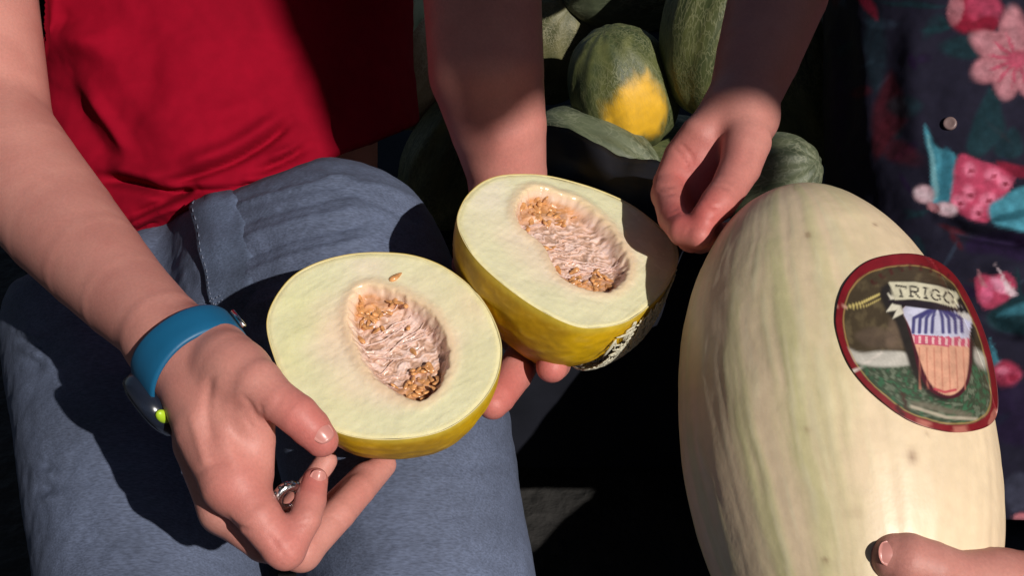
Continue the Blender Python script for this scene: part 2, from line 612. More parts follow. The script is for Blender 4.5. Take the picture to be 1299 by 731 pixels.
build_shade_stall()

# added canvas wall behind the camera, never in view, to block low sky light
def build_sky_blocker():
    root = empty('added_shade_stall', (0, -4.5, 0), 'unseen canvas stall added behind the camera to block sky light', 'stall')
    def sheet(name, pts, th, m):
        P = np.array(pts, float); n = nrm(np.cross(P[1] - P[0], P[3] - P[0])) * th
        mesh_obj(name, np.vstack([P, P + n]), [(3, 2, 1, 0), (4, 5, 6, 7), (0, 1, 5, 4), (1, 2, 6, 5), (2, 3, 7, 6), (3, 0, 4, 7)], m, root, smooth=False)
    sheet('sky_block_curtain', [(-7, -4.6, .02), (7, -4.6, .02), (7, -4.6, 2.8), (-7, -4.6, 2.8)], .004, M['canvas'])
    sheet('shade_roof', [(-7, -4.62, 2.82), (7, -4.62, 2.82), (7, -3.4, 2.55), (-7, -3.4, 2.55)], .004, M['canvas'])
    for x in (-7, -3.5, 3.5, 7):
        v, ff = sweep(np.array([(x, -3.4, 2.52), (x, -3.4, 0)]), 0.02, 10)
        mesh_obj('pole', v, ff, M['pole'], root)
build_sky_blocker()

# ================================================================ MELONS OF THE PILE
def axes_from(z, ref=(0, 0, 1)):
    z = nrm(z)
    x = np.asarray(ref, float); x = x - z * (x @ z)
    if np.linalg.norm(x) < 1e-3:
        x = np.array([1.0, 0, 0]) - z * z[0]
    x = nrm(x); y = np.cross(z, x)
    return np.array([x, y, z])

def rind_material(name, dark, light, cork, net, stretch=0.35, scale=70):
    """green rind: streaked, with corky net of cracks"""
    m = bpy.data.materials.new(name)
    m.use_nodes = True
    nt = m.node_tree; L = nt.links
    b = nt.nodes['Principled BSDF']
    b.inputs['Roughness'].default_value = 0.55
    tc = nt.nodes.new('ShaderNodeTexCoord')
    mp = nt.nodes.new('ShaderNodeMapping'); mp.inputs['Scale'].default_value = (1, 1, stretch)
    L.new(tc.outputs['Object'], mp.inputs[0])
    n1 = nt.nodes.new('ShaderNodeTexNoise'); n1.inputs['Scale'].default_value = 70; n1.inputs['Detail'].default_value = 6
    L.new(mp.outputs[0], n1.inputs['Vector'])
    wob = nt.nodes.new('ShaderNodeVectorMath'); wob.operation = 'MULTIPLY_ADD'
    L.new(n1.outputs['Color'], wob.inputs[0]); wob.inputs[1].default_value = (0.03, 0.03, 0.03); L.new(mp.outputs[0], wob.inputs[2])
    vo = nt.nodes.new('ShaderNodeTexVoronoi'); vo.feature = 'DISTANCE_TO_EDGE'; vo.inputs['Scale'].default_value = scale
    L.new(wob.outputs[0], vo.inputs['Vector'])
    cr = nt.nodes.new('ShaderNodeMapRange'); cr.inputs['From Min'].default_value = 0.02; cr.inputs['From Max'].default_value = 0.13
    cr.inputs['To Min'].default_value = 1; cr.inputs['To Max'].default_value = 0
    L.new(vo.outputs['Distance'], cr.inputs[0])
    n2 = nt.nodes.new('ShaderNodeTexNoise'); n2.inputs['Scale'].default_value = 14; n2.inputs['Detail'].default_value = 4
    L.new(tc.outputs['Object'], n2.inputs['Vector'])
    msk = nt.nodes.new('ShaderNodeMapRange'); msk.inputs['From Min'].default_value = 0.35; msk.inputs['From Max'].default_value = 0.6
    msk.inputs['To Max'].default_value = net
    L.new(n2.outputs[0], msk.inputs[0])
    mul = nt.nodes.new('ShaderNodeMath'); mul.operation = 'MULTIPLY'
    L.new(cr.outputs[0], mul.inputs[0]); L.new(msk.outputs[0], mul.inputs[1])
    rp = nt.nodes.new('ShaderNodeValToRGB')
    rp.color_ramp.elements[0].position = 0.35; rp.color_ramp.elements[1].position = 0.68
    rp.color_ramp.elements[0].color = (*dark, 1); rp.color_ramp.elements[1].color = (*light, 1)
    L.new(n1.outputs[0], rp.inputs[0])
    vcn = nt.nodes.new('ShaderNodeVertexColor'); vcn.layer_name = 'col'
    mm = nt.nodes.new('ShaderNodeMix'); mm.data_type = 'RGBA'; mm.blend_type = 'MIX'
    L.new(vcn.outputs['Alpha'], mm.inputs[0]); L.new(rp.outputs[0], mm.inputs[6]); L.new(vcn.outputs['Color'], mm.inputs[7])
    inv = nt.nodes.new('ShaderNodeMath'); inv.operation = 'MULTIPLY_ADD'; inv.inputs[1].default_value = -0.85; inv.inputs[2].default_value = 1.0
    L.new(vcn.outputs['Alpha'], inv.inputs[0])
    mul2 = nt.nodes.new('ShaderNodeMath'); mul2.operation = 'MULTIPLY'
    L.new(mul.outputs[0], mul2.inputs[0]); L.new(inv.outputs[0], mul2.inputs[1])
    mul = mul2
    mx = nt.nodes.new('ShaderNodeMix'); mx.data_type = 'RGBA'
    L.new(mul.outputs[0], mx.inputs[0]); L.new(mm.outputs[2], mx.inputs[6]); mx.inputs[7].default_value = (*cork, 1)
    L.new(mx.outputs[2], b.inputs['Base Color'])
    bn = nt.nodes.new('ShaderNodeBump'); bn.inputs['Strength'].default_value = 0.5; bn.inputs['Distance'].default_value = 0.0008
    L.new(mul.outputs[0], bn.inputs['Height'])
    bn2 = nt.nodes.new('ShaderNodeBump'); bn2.inputs['Strength'].default_value = 0.6; bn2.inputs['Distance'].default_value = 0.002
    L.new(n1.outputs[0], bn2.inputs['Height']); L.new(bn.outputs[0], bn2.inputs['Normal'])
    L.new(bn2.outputs[0], b.inputs['Normal'])
    return m

M['rind_net'] = rind_material('netted_rind', (0.062, 0.066, 0.025), (0.15, 0.14, 0.062), (0.26, 0.235, 0.14), 0.85, 0.6, 210)
M['rind_tan'] = rind_material('tan_rind', (0.26, 0.20, 0.12), (0.40, 0.33, 0.21), (0.55, 0.47, 0.33), 0.7, 0.6, 200)
M['rind_green'] = rind_material('green_rind', (0.035, 0.050, 0.016), (0.115, 0.125, 0.04), (0.24, 0.24, 0.12), 0.5, 0.35, 200)
M['rind_grey'] = rind_material('grey_green_rind', (0.06, 0.075, 0.042), (0.13, 0.15, 0.085), (0.26, 0.27, 0.18), 0.6, 0.35, 150)

def green_melon(px, py, d, axis, a, b, m, label, patch=None, scar=None, seed=0):
    """one whole melon of the pile; axis right/up/towards, a and b its half width and half length"""
    c = W(px, py, d)
    R = axes_from(V(*axis))
    nu, nv = 96, 60
    th = np.linspace(0, 2 * math.pi, nu, endpoint=False)
    ph = np.linspace(0.0, math.pi, nv)
    T, PH = np.meshgrid(th, ph, indexing='ij')
    rr = np.sin(PH) ** 0.92
    q = np.stack([a * rr * np.cos(T), a * rr * np.sin(T), -b * np.cos(PH) * (1 - 0.05 * np.cos(PH))], -1).reshape(-1, 3)
    n = fbm(q * [1, 1, .4] + seed * 3.1, 30, 3)
    rib = np.cos(10 * T.ravel() + 2 * n) * 0.0012 * np.sin(PH.ravel())
    q = q * (1 + (0.012 * n + rib / a))[:, None]
    verts = c + q @ R
    cols = np.zeros((len(q), 4), np.float32)
    if patch:
        pp = W(*patch[0])
        dist = np.linalg.norm(verts - pp, axis=1) + 0.005 * fbm(q, 60, 3) + 0.010 * fbm(q * [1, 1, .22], 95, 3)
        w = sstep(patch[1], patch[1] * 0.55, dist)
        cols[:, :3] = np.array(patch[2]) ; cols[:, 3] = w
        core = sstep(patch[1] * .5, patch[1] * .1, dist)[:, None]
        cols[:, :3] = cols[:, :3] * (1 + 0.15 * fbm(q, 120, 2)[:, None])
    root = empty('green_melon', tuple(c), label, 'melon', 'melons heaped behind the two people')
    o = mesh_obj('rind', verts, grid_faces(nu, nv, True), m, root)
    # textures follow the melon's own axis: keep the mesh in its own frame
    o.data.transform(Matrix(R.tolist()).to_4x4())
    o.matrix_local = Matrix(R.T.tolist()).to_4x4()
    at = o.data.color_attributes.new('col', 'FLOAT_COLOR', 'POINT')
    at.data.foreach_set('color', cols.ravel())
    if scar is not None:                      # dried flower scar: a corky ring on the end
        sgn = scar
        e = c + R[2] * (sgn * b * (0.99 if sgn < 0 else 0.95))
        ring = [e + (R[0] * math.cos(t) + R[1] * math.sin(t)) * 0.0095 + R[2] * sgn * -0.001 for t in np.linspace(0, 2 * math.pi, 25)]
        v, f = sweep(ring, 0.0022, 7, False)
        mesh_obj('flower_scar', v, f, M['cork'], root)
    return root

green_melon(690, 48, 1.60, (0.30, 0.22, 0.92), .074, .086, M['rind_net'], 'brown green netted melon showing its round flower scar beside the dark arm', scar=1, seed=1)
green_melon(800, -36, 1.52, (0.95, 0.10, 0.25), .066, .088, M['rind_grey'], 'grey green melon lying across above the yellow patched melon', seed=2)
green_melon(791, 116, 1.41, (-0.30, 0.80, 0.50), .0555, .066, M['rind_green'], 'dark green melon with a bright yellow ground patch',
            patch=((812, 152, 1.355), .047, (0.72, 0.40, 0.02)), seed=3)
green_melon(752, 196, 1.40, (0.85, -0.42, 0.25), .042, .072, M['rind_grey'], 'small grey green melon wedged under the yellow patched melon', seed=4)
green_melon(918, 40, 1.37, (0.15, 0.95, 0.25), .061, .090, M['rind_green'], 'tall dark green streaked melon left of the hanging forearm', seed=5)
green_melon(1010, 100, 1.46, (-0.3, 0.9, 0.2), .064, .100, M['rind_green'], 'dark green netted melon between the hanging forearm and floral shirt', seed=6)
green_melon(968, 226, 1.10, (0.75, 0.2, 0.6), .034, .046, M['rind_grey'], 'pale green ridged melon right of the pinching hand', seed=7)
green_melon(516, 84, 1.50, (0.1, 0.9, 0.4), .054, .072, M['rind_tan'], 'tan netted melon in the gap behind the red shirt', seed=8)
green_melon(575, 205, 1.48, (0.4, 0.85, 0.2), .052, .080, M['rind_green'], 'shaded dark green melon low in the gap beside the sleeve', seed=9)
green_melon(640, -20, 1.70, (0.7, 0.5, 0.3), .066, .085, M['rind_green'], 'green melon hidden behind the dark upper arm', seed=10)
green_melon(850, 215, 1.55, (0.9, -0.1, 0.3), .060, .085, M['rind_green'], 'shaded green melon low behind the pinching hand', seed=11)

# black crate that holds up the heap
def build_crate():
    c = W(760, 300, 1.62)
    x0, x1, y0, y1, z1 = c[0] - 0.32, c[0] + 0.45, c[1] - 0.10, c[1] + 0.45, c[2] + 0.055
    root = empty('crate', (c[0], c[1], 0), 'black plastic crate under the heap of green melons', 'crate')
    def box(name, a, b):
        bm = bmesh.new()
        bmesh.ops.create_cube(bm, size=1)
        a = np.array(a); b = np.array(b)
        for v in bm.verts:
            v.co = Vector(((a + b) / 2 + np.array(v.co) * (b - a)).tolist())
        bmesh.ops.bevel(bm, geom=bm.edges[:], offset=0.004, segments=2, affect='EDGES')
        vs = np.array([v.co[:] for v in bm.verts]); bm.verts.index_update()
        fs = [tuple(v.index for v in f.verts) for f in bm.faces]
        bm.free()
        return mesh_obj(name, vs, fs, M['black'], root, smooth=False)
    t = 0.012
    box('front_panel', (x0, y0, 0.02), (x1, y0 + t, z1))
    box('back_panel', (x0, y1 - t, 0.02), (x1, y1, z1))
    box('side_panel', (x0 - t, y0, 0.02), (x0 - 0.001, y1, z1))
    box('side_panel', (x1 + 0.001, y0, 0.02), (x1 + t, y1, z1))
    box('rim', (x0 - 0.02, y0 - 0.015, z1 + 0.001), (x1 + 0.02, y0 + t, z1 + 0.022))
    box('floor_panel', (x0, y0 + t + .001, 0.03), (x1, y1 - t - .001, z1 - 0.02))
build_crate()

# black plastic sheet over the lower part of the heap
def build_sheet():
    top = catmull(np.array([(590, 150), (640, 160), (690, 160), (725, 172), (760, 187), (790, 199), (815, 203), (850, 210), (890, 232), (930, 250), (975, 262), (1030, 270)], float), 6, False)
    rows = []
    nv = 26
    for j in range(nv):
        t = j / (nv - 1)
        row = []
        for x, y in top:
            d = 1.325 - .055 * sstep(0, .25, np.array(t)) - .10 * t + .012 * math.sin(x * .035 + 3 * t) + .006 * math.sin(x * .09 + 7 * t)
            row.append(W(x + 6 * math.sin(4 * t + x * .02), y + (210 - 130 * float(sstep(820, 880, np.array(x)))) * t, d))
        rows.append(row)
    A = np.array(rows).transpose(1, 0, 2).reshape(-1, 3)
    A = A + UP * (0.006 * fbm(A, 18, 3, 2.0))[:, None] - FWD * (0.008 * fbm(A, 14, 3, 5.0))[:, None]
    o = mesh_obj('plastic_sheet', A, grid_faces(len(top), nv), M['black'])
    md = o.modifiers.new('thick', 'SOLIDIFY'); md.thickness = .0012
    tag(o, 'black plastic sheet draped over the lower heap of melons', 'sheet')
build_sheet()

# pale green leaf in the gap behind the red shirt
def build_leaf():
    pts = np.array([(512, -40), (530, -30), (545, -10), (541, 12), (530, 30), (519, 44), (516, 20), (511, -8)], float)
    out = catmull(pts, 4)
    c = out.mean(0)
    d = 1.38
    vs = [W(c[0], c[1], d) - FWD * .006]
    nr = 5
    for r in range(1, nr + 1):
        for p in out:
            q = c + (p - c) * r / nr
            vs.append(W(q[0], q[1], d) - FWD * (.006 * (1 - (r / nr) ** 2)) + FWD * 0.010 * ((q[0] - c[0]) / 20) ** 2)
    n = len(out)
    f = [(0, 1 + i, 1 + (i + 1) % n) for i in range(n)]
    for r in range(nr - 1):
        for i in range(n):
            j = (i + 1) % n
            f.append((1 + r * n + i, 1 + (r + 1) * n + i, 1 + (r + 1) * n + j, 1 + r * n + j))
    o = mesh_obj('leaf', np.array(vs), f, M['leaf'])
    md = o.modifiers.new('thick', 'SOLIDIFY'); md.thickness = 0.0012
    tag(o, 'pale green leaf tip hanging behind the red shirt', 'leaf')
build_leaf()

# ================================================================ MAN IN THE RED SHIRT
MAN = empty('person', tuple(W(300, 500, 1.2) * [1, 1, 0]), 'person in red T-shirt and jeans holding two melon halves', 'person', 'people with melons')

def build_man_body():
    S = Shape()
    # torso, shoulders and neck (under the shirt)
    S.group(0.02)
    S.chain([(215, -330, 1.22, .095), (225, 200, 1.27, .095)], .03)
    S.chain([(335, -330, 1.20, .095), (345, 200, 1.27, .095)], .03)
    S.chain([(290, -330, 1.21, .10), (290, -520, 1.17, .055)], .03)
    # right arm: shoulder, elbow, wrist
    S.group(0.02)
    S.chain([(60, -380, 1.20, .060), (-42, -60, 1.10, .0495), (-14, 165, 1.035, .0455)], .006)
    S.chain([(-14, 170, 1.03, .0460), (25, 222, .995, .0430), (76, 284, .955, .0388), (120, 333, .915, .0335), (160, 376, .88, .0288), (205, 418, .845, .0250), (240, 455, .826, .0246)], .005)
    S.chain([(215, 440, .842, .023), (252, 487, .83, .0235)], .012)
    S.chain([(258, 430, .825, .018), (275, 450, .815, .0185)], .012)
    # palm of the right hand
    S.chain([(246, 462, .824, .0255), (272, 535, .80, .0235), (297, 612, .785, .0185)], .006)
    S.chain([(262, 470, .83, .024), (268, 560, .822, .022), (287, 642, .81, .0165)], .006)
    S.chain([(262, 480, .84, .022), (268, 570, .845, .020), (284, 648, .835, .0145)], .006)
    S.chain([(272, 460, .815, .020), (300, 478, .795, .0205), (318, 520, .787, .0125)], .009)   # thenar
    S.chain([(318, 500, .788, .013), (322, 560, .790, .012), (318, 600, .79, .013)], .006)      # web to the index
    # thumb
    S.group(0.005)
    S.chain([(288, 462, .80, .0185), (326, 488, .782, .0150), (352, 508, .776, .0116), (378, 527, .773, .0116), (394, 543, .774, .0110), (408, 559, .776, .0094)], .006)
    # index finger
    S.group(0.004)
    S.chain([(297, 612, .785, .0180), (328, 655, .776, .0128), (355, 692, .774, .0111), (362, 698, .775, .0106)], .006)
    S.chain([(362, 698, .775, .0106), (387, 659, .782, .0090), (394, 635, .789, .0088), (400, 610, .796, .0072)], .004)
    # middle finger
    S.group(0.0035)
    S.chain([(287, 642, .81, .0160), (335, 686, .802, .0125), (382, 700, .800, .0112)], .006)
    S.chain([(382, 700, .80, .0112), (430, 652, .818, .0097), (456, 622, .834, .0093), (486, 590, .856, .0080)], .004)
    # ring and little finger
    S.group(0.0035)
    S.chain([(284, 648, .833, .0145), (330, 684, .830, .0118), (376, 692, .828, .0105), (424, 645, .835, .0092), (462, 604, .845, .0078)], .005)
    S.group(0.0035)
    S.chain([(270, 620, .855, .0130), (318, 668, .858, .0098), (352, 668, .858, .0090), (392, 620, .862, .0080), (414, 585, .868, .0068)], .005)
    # left arm
    S.group(0.02)
    S.chain([(540, -420, 1.12, .062), (590, -180, 1.02, .050), (611, -20, .985, .0415), (617, 90, .975, .0400), (632, 160, .985, .0340), (643, 220, 1.0, .0285), (650, 330, 1.01, .0265)], .006)
    S.chain([(650, 320, 1.0, .026), (668, 415, .975, .022)], .012)
    S.chain([(660, 330, 1.0, .024), (690, 415, .975, .018)], .012)
    S.group(0.005)
    S.chain([(676, 405, .965, .0125), (672, 440, .94, .0125), (652, 475, .893, .0118), (632, 504, .876, .0107), (625, 513, .871, .0097)], .006)
    S.group(0.0035)
    S.chain([(690, 415, .965, .0125), (704, 450, .94, .0115), (702, 461, .888, .0110), (700, 466, .872, .0098)], .006)
    S.group(0.0035)
    S.chain([(690, 400, .965, .012), (738, 425, .945, .0105), (752, 425, .925, .0092)], .006)
    S.group(0.0035)
    S.chain([(640, 340, .99, .015), (600, 340, .985, .0125), (592, 335, .975, .0105)], .006)      # thumb, behind the rind
    v, f = S.mesh(0.0018)
    red = [(W(404, 556, .77), .020, .8), (W(372, 522, .765), .016, .45), (W(398, 612, .79), .014, .7), (W(360, 690, .768), .018, .6),
           (W(474, 605, .81), .016, .7), (W(640, 495, .865), .03, .8), (W(700, 466, .86), .02, .7), (W(300, 620, .77), .022, .45), (W(640, 180, .92), .07, .35)]
    wr = [([(349, 517), (357, 505)], 2.2, -.0006), ([(369, 536), (384, 514)], 2.0, -.0006), ([(375, 539), (389, 520)], 1.8, -.0004),
          ([(326, 533), (318, 515), (306, 500)], 3, -.0010), ([(334, 528), (330, 512)], 2, -.0007), ([(322, 545), (310, 527)], 2.5, -.0008),
          ([(268, 470), (262, 520), (270, 570)], 7, -.0016), ([(285, 500), (288, 560), (302, 600)], 9, .0010), ([(286, 655), (300, 668), (318, 674)], 3, -.0012),
          ([(352, 650), (340, 664)], 2, -.0006), ([(346, 683), (354, 697), (362, 708)], 2.2, -.0009), ([(340, 676), (346, 690), (352, 704)], 2, -.0007), ([(378, 668), (388, 664), (396, 664)], 2, -.0008), ([(382, 660), (390, 655), (398, 655)], 2, -.0008), ([(420, 655), (432, 662), (438, 670)], 2, -.0008), ([(250, 600), (270, 588), (290, 590)], 5, -.0007), ([(240, 520), (252, 560), (264, 600)], 6, .0010), ([(222, 548), (240, 600)], 5, .0007), ([(368, 700), (378, 690)], 2, -.0005), ([(385, 652), (377, 649)], 1.6, -.0005)]
    v = displace(v, f, wr, lambda P, n, X, Y: 0.00012 * fbm(P, 12, 2, 5.0))
    o = mesh_obj('body', v, f, M['skin'], MAN, skin_cols(v, (0.53, 0.226, 0.186), red, 1.0))
    def put_nail(px, py, a, b, l, w):
        d = S.march(np.array([px]), np.array([py]))[0]
        P = W(px, py, d)
        n = S.grad(P[None])[0]
        nail(MAN, P - n * .0002, W(*b, d) - W(*a, d), n, l, w)
    put_nail(404., 608., (388, 650), (400, 604), .0105, .0092)
    put_nail(409., 547., (394, 534), (416, 556), .0140, .0122)
    return S
man_body = build_man_body()

def build_shirt():
    S = Shape()
    S.group(0.03)
    S.chain([(190, -360, 1.215, .115), (205, 60, 1.245, .112), (215, 260, 1.235, .108)], .05)
    S.chain([(352, -360, 1.195, .117), (357, 60, 1.245, .115), (384, 240, 1.235, .110)], .05)
    S.chain([(255, 60, 1.23, .11), (300, 215, 1.205, .095)], .06)          # belly
    S.group(0.03)
    S.chain([(70, -380, 1.20, .072), (-44, -60, 1.10, .060), (-42, 40, 1.08, .060)], .02)
    S.group(0.03)
    S.chain([(530, -420, 1.12, .072), (585, -190, 1.03, .060)], .02)
    t = nrm(V(235, 93, 0)); n = nrm(np.cross(t, W(280, 255, 1.1) - CAMP))
    if n @ UP > 0: n = -n
    S.cut(W(282, 256, 1.1), n, .006)
    # sleeve ends at the picture's top left corner
    v, f = S.mesh(0.0025)
    # the right sleeve stops above the elbow
    e0 = W(-44, 2, 1.09); nn = nrm(W(-8, 165, 1.035) - W(-42, -60, 1.10))
    X, Y, d = proj(v)
    kill = ((v - e0) @ nn > 0) & (X < 55) & (d < 1.17) & (np.linalg.norm(v - W(-35, 60, 1.08), axis=1) < .13)
    ok = ~kill[f].any(1)
    f = f[ok]
    folds = [([(212, 234), (260, 218), (300, 202), (345, 174), (368, 152)], 6.5, -.012), ([(225, 216), (300, 186), (362, 142)], 12, .009),
             ([(240, 264), (290, 247), (340, 240), (390, 212)], 6, .008), ([(205, 250), (240, 244), (290, 243), (336, 234)], 6, -.009),
             ([(120, 226), (150, 230), (185, 238), (214, 247), (244, 240)], 6.5, -.016), ([(130, 210), (180, 220), (222, 228)], 10, .008),
             ([(160, 288), (200, 270), (240, 257)], 6, .009), ([(165, 276), (200, 260), (222, 252)], 6, -.007), ([(170, 298), (205, 283)], 6, -.006),
             ([(326, 218), (360, 203), (394, 184)], 6, -.009), ([(335, 204), (380, 186)], 7, .006), ([(300, 230), (352, 221)], 6, .004),
             ([(55, 38), (90, 46), (130, 58), (165, 84)], 20, .013), ([(52, 22), (110, 34)], 16, -.008), ([(150, 100), (200, 150), (230, 210)], 30, .009),
             ([(72, 96), (105, 158), (148, 218)], 17, -.009), ([(180, 60), (190, 110), (185, 150)], 20, -.008), ([(230, 20), (250, 120)], 40, .008),
             ([(390, 60), (400, 150)], 20, .006), ([(450, 20), (440, 190)], 24, -.008), ([(250, 150), (300, 140), (340, 120)], 14, .005), ([(110, 110), (150, 170), (165, 200)], 9, .006)]
    v = displace(v, f, folds, lambda P, n, X, Y: 0.0022 * fbm(P, 14, 3, 9.0) + 0.0006 * fbm(P, 70, 2))
    o = mesh_obj('t_shirt', v, f, M['red_knit'], MAN)
    # turned hem
    return S
shirt_S = build_shirt()

def build_jeans():
    S = Shape()
    S.group(0.03)
    S.chain([(215, 375, 1.22, .095), (380, 345, 1.17, .085)], .04)
    S.chain([(345, 318, 1.105, .070), (320, 420, 1.08, .068)], .05)
    S.group(0.07)
    S.chain([(442, 338, 1.045, .0740), (500, 560, .965, .0800), (535, 760, .925, .0760), (545, 900, .90, .070), (590, 1500, 1.2, .05)], .02)
    S.group(0.025)
    S.chain([(140, 420, 1.15, .0860), (175, 560, 1.08, .0890), (200, 731, 1.02, .086), (212, 900, .96, .078), (150, 1500, 1.2, .05)], .02)
    t = nrm(V(235, 93, 0)); n = nrm(np.cross(t, W(280, 255, 1.1) - CAMP))
    if n @ UP < 0: n = -n
    S.cut(W(282, 250, 1.1), n, .004)
    v, f = S.mesh(0.0032)
    lines = []
    for k in range(10):                                   # pull lines fanning from the fly over the left thigh
        y = 232 + k * 15
        lines.append(([(300 + k * 2, y + 30 + k * 7), (360 + k * 5, y + 12 + k * 5), (450 + k * 4, y - 8 + k * 5)], 3.5 + (k % 3), (.0028, -.0022)[k % 2]))
    lines += [([(395, 222), (440, 232), (490, 238), (540, 262)], 5, .0025), ([(400, 232), (460, 250), (540, 285)], 5, -.002),
              ([(25, 430), (60, 445)], 4, -.003), ([(28, 442), (58, 455)], 4, .003), ([(30, 455), (55, 466)], 4, -.003), ([(20, 420), (60, 432)], 4, .003),
              ([(45, 585), (70, 595)], 4, -.003), ([(45, 600), (75, 606)], 4, .003), ([(48, 618), (72, 622)], 4, -.003), ([(50, 634), (74, 634)], 4, .003)]
    r2 = random.Random(3)
    for k in range(34):                                   # small cross creases on the lit left thigh
        x = r2.uniform(470, 640); y = r2.uniform(560, 728); L = r2.uniform(20, 60)
        lines.append(([(x - L / 2, y + r2.uniform(-3, 3)), (x + L / 2, y + r2.uniform(-4, 4))], r2.uniform(2, 3.4), r2.choice((-1, 1)) * r2.uniform(.0004, .0010)))
    for k in range(16):
        x = r2.uniform(60, 240); y = r2.uniform(470, 725); L = r2.uniform(20, 55)
        lines.append(([(x - L / 2, y + r2.uniform(-6, 6)), (x + L / 2, y + r2.uniform(-6, 6))], r2.uniform(2.5, 4), r2.choice((-1, 1)) * r2.uniform(.0005, .0012)))
    v = displace(v, f, lines, lambda P, n, X, Y: 0.0020 * fbm(P, 16, 3, 2.0) + 0.0005 * fbm(P, 90, 2))
    base = np.array([0.083, 0.104, 0.166])
    fade = fbm(v, 9, 3, 4.0)
    X, Y, d = proj(v)
    c = base * (1 + 0.25 * fade)[:, None]
    o = mesh_obj('jeans', v, f, M['denim'], MAN, c)
    # fly flap, a second layer of denim
    poly = catmull(np.array([(240, 252), (268, 243), (300, 236), (318, 300), (326, 352), (318, 385), (298, 405), (270, 415), (258, 350), (248, 300)], float), 5)
    cen = np.array([284, 322.0])
    rows = []
    nr = 14
    ring = poly
    pts = [cen]
    for r in range(1, nr + 1):
        pts += [cen + (p - cen) * r / nr for p in ring]
    pts = np.array(pts)
    def lift(px, py, h):
        d = S.march(px, py)
        P = np.array([W(x, y, z) for x, y, z in zip(px, py, d)])
        return P + S.grad(P) * h
    sd = sd_poly(pts[:, 0], pts[:, 1], poly)
    def flap_h(x, y):
        u = x - (240 + (y - 252) * .22)                       # pixels right of the crisp left edge
        return (.0052 * sstep(75, 22, u) + .0012) * sstep(-1.5, 3.0, u) - .0016 + .0009 * np.sin(y * .11 + x * .04)
    h = flap_h(pts[:, 0], pts[:, 1]) - .004 * sstep(8, 0, sd) * sstep(20, 40, pts[:, 0] - 240)
    P = lift(pts[:, 0], pts[:, 1], 0) ; G = S.grad(P); P = P + G * h[:, None]
    n = len(ring)
    ff = [(0, 1 + (i + 1) % n, 1 + i) for i in range(n)]
    for r in range(nr - 1):
        for i in range(n):
            j = (i + 1) % n
            ff.append((1 + r * n + i, 1 + r * n + j, 1 + (r + 1) * n + j, 1 + (r + 1) * n + i))
    fade = fbm(P, 25, 3, 1.0)
    mesh_obj('fly_flap', P, ff, M['denim'], o, np.array([0.085, 0.112, 0.180]) * (1 + .5 * fade)[:, None])
    # stitching along the flap
    parts = []
    st = catmull(np.array([(251, 262), (262, 318), (272, 366), (280, 398)], float), 12, False)
    st2 = catmull(np.array([(305, 262), (316, 330), (312, 374), (292, 396)], float), 12, False)
    st3 = catmull(np.array([(263, 389), (276, 382), (288, 376)], float), 6, False)
    st4 = catmull(np.array([(265, 394), (278, 388), (290, 381)], float), 6, False)
    for s in (st, st3, st4):
        for a, b in zip(s[0:-1:2], s[1::2]):
            Q = lift(np.array([a[0], b[0]]), np.array([a[1], b[1]]), flap_h(np.array([a[0], b[0]]), np.array([a[1], b[1]]))[:, None] + .0002)
            parts.append(sweep(Q, .0005, 5))
    vv, fv = join(parts)
    mesh_obj('stitching', vv, fv, M['thread'], o)['kind'] = 'stuff'
    return S
jeans_S = build_jeans()

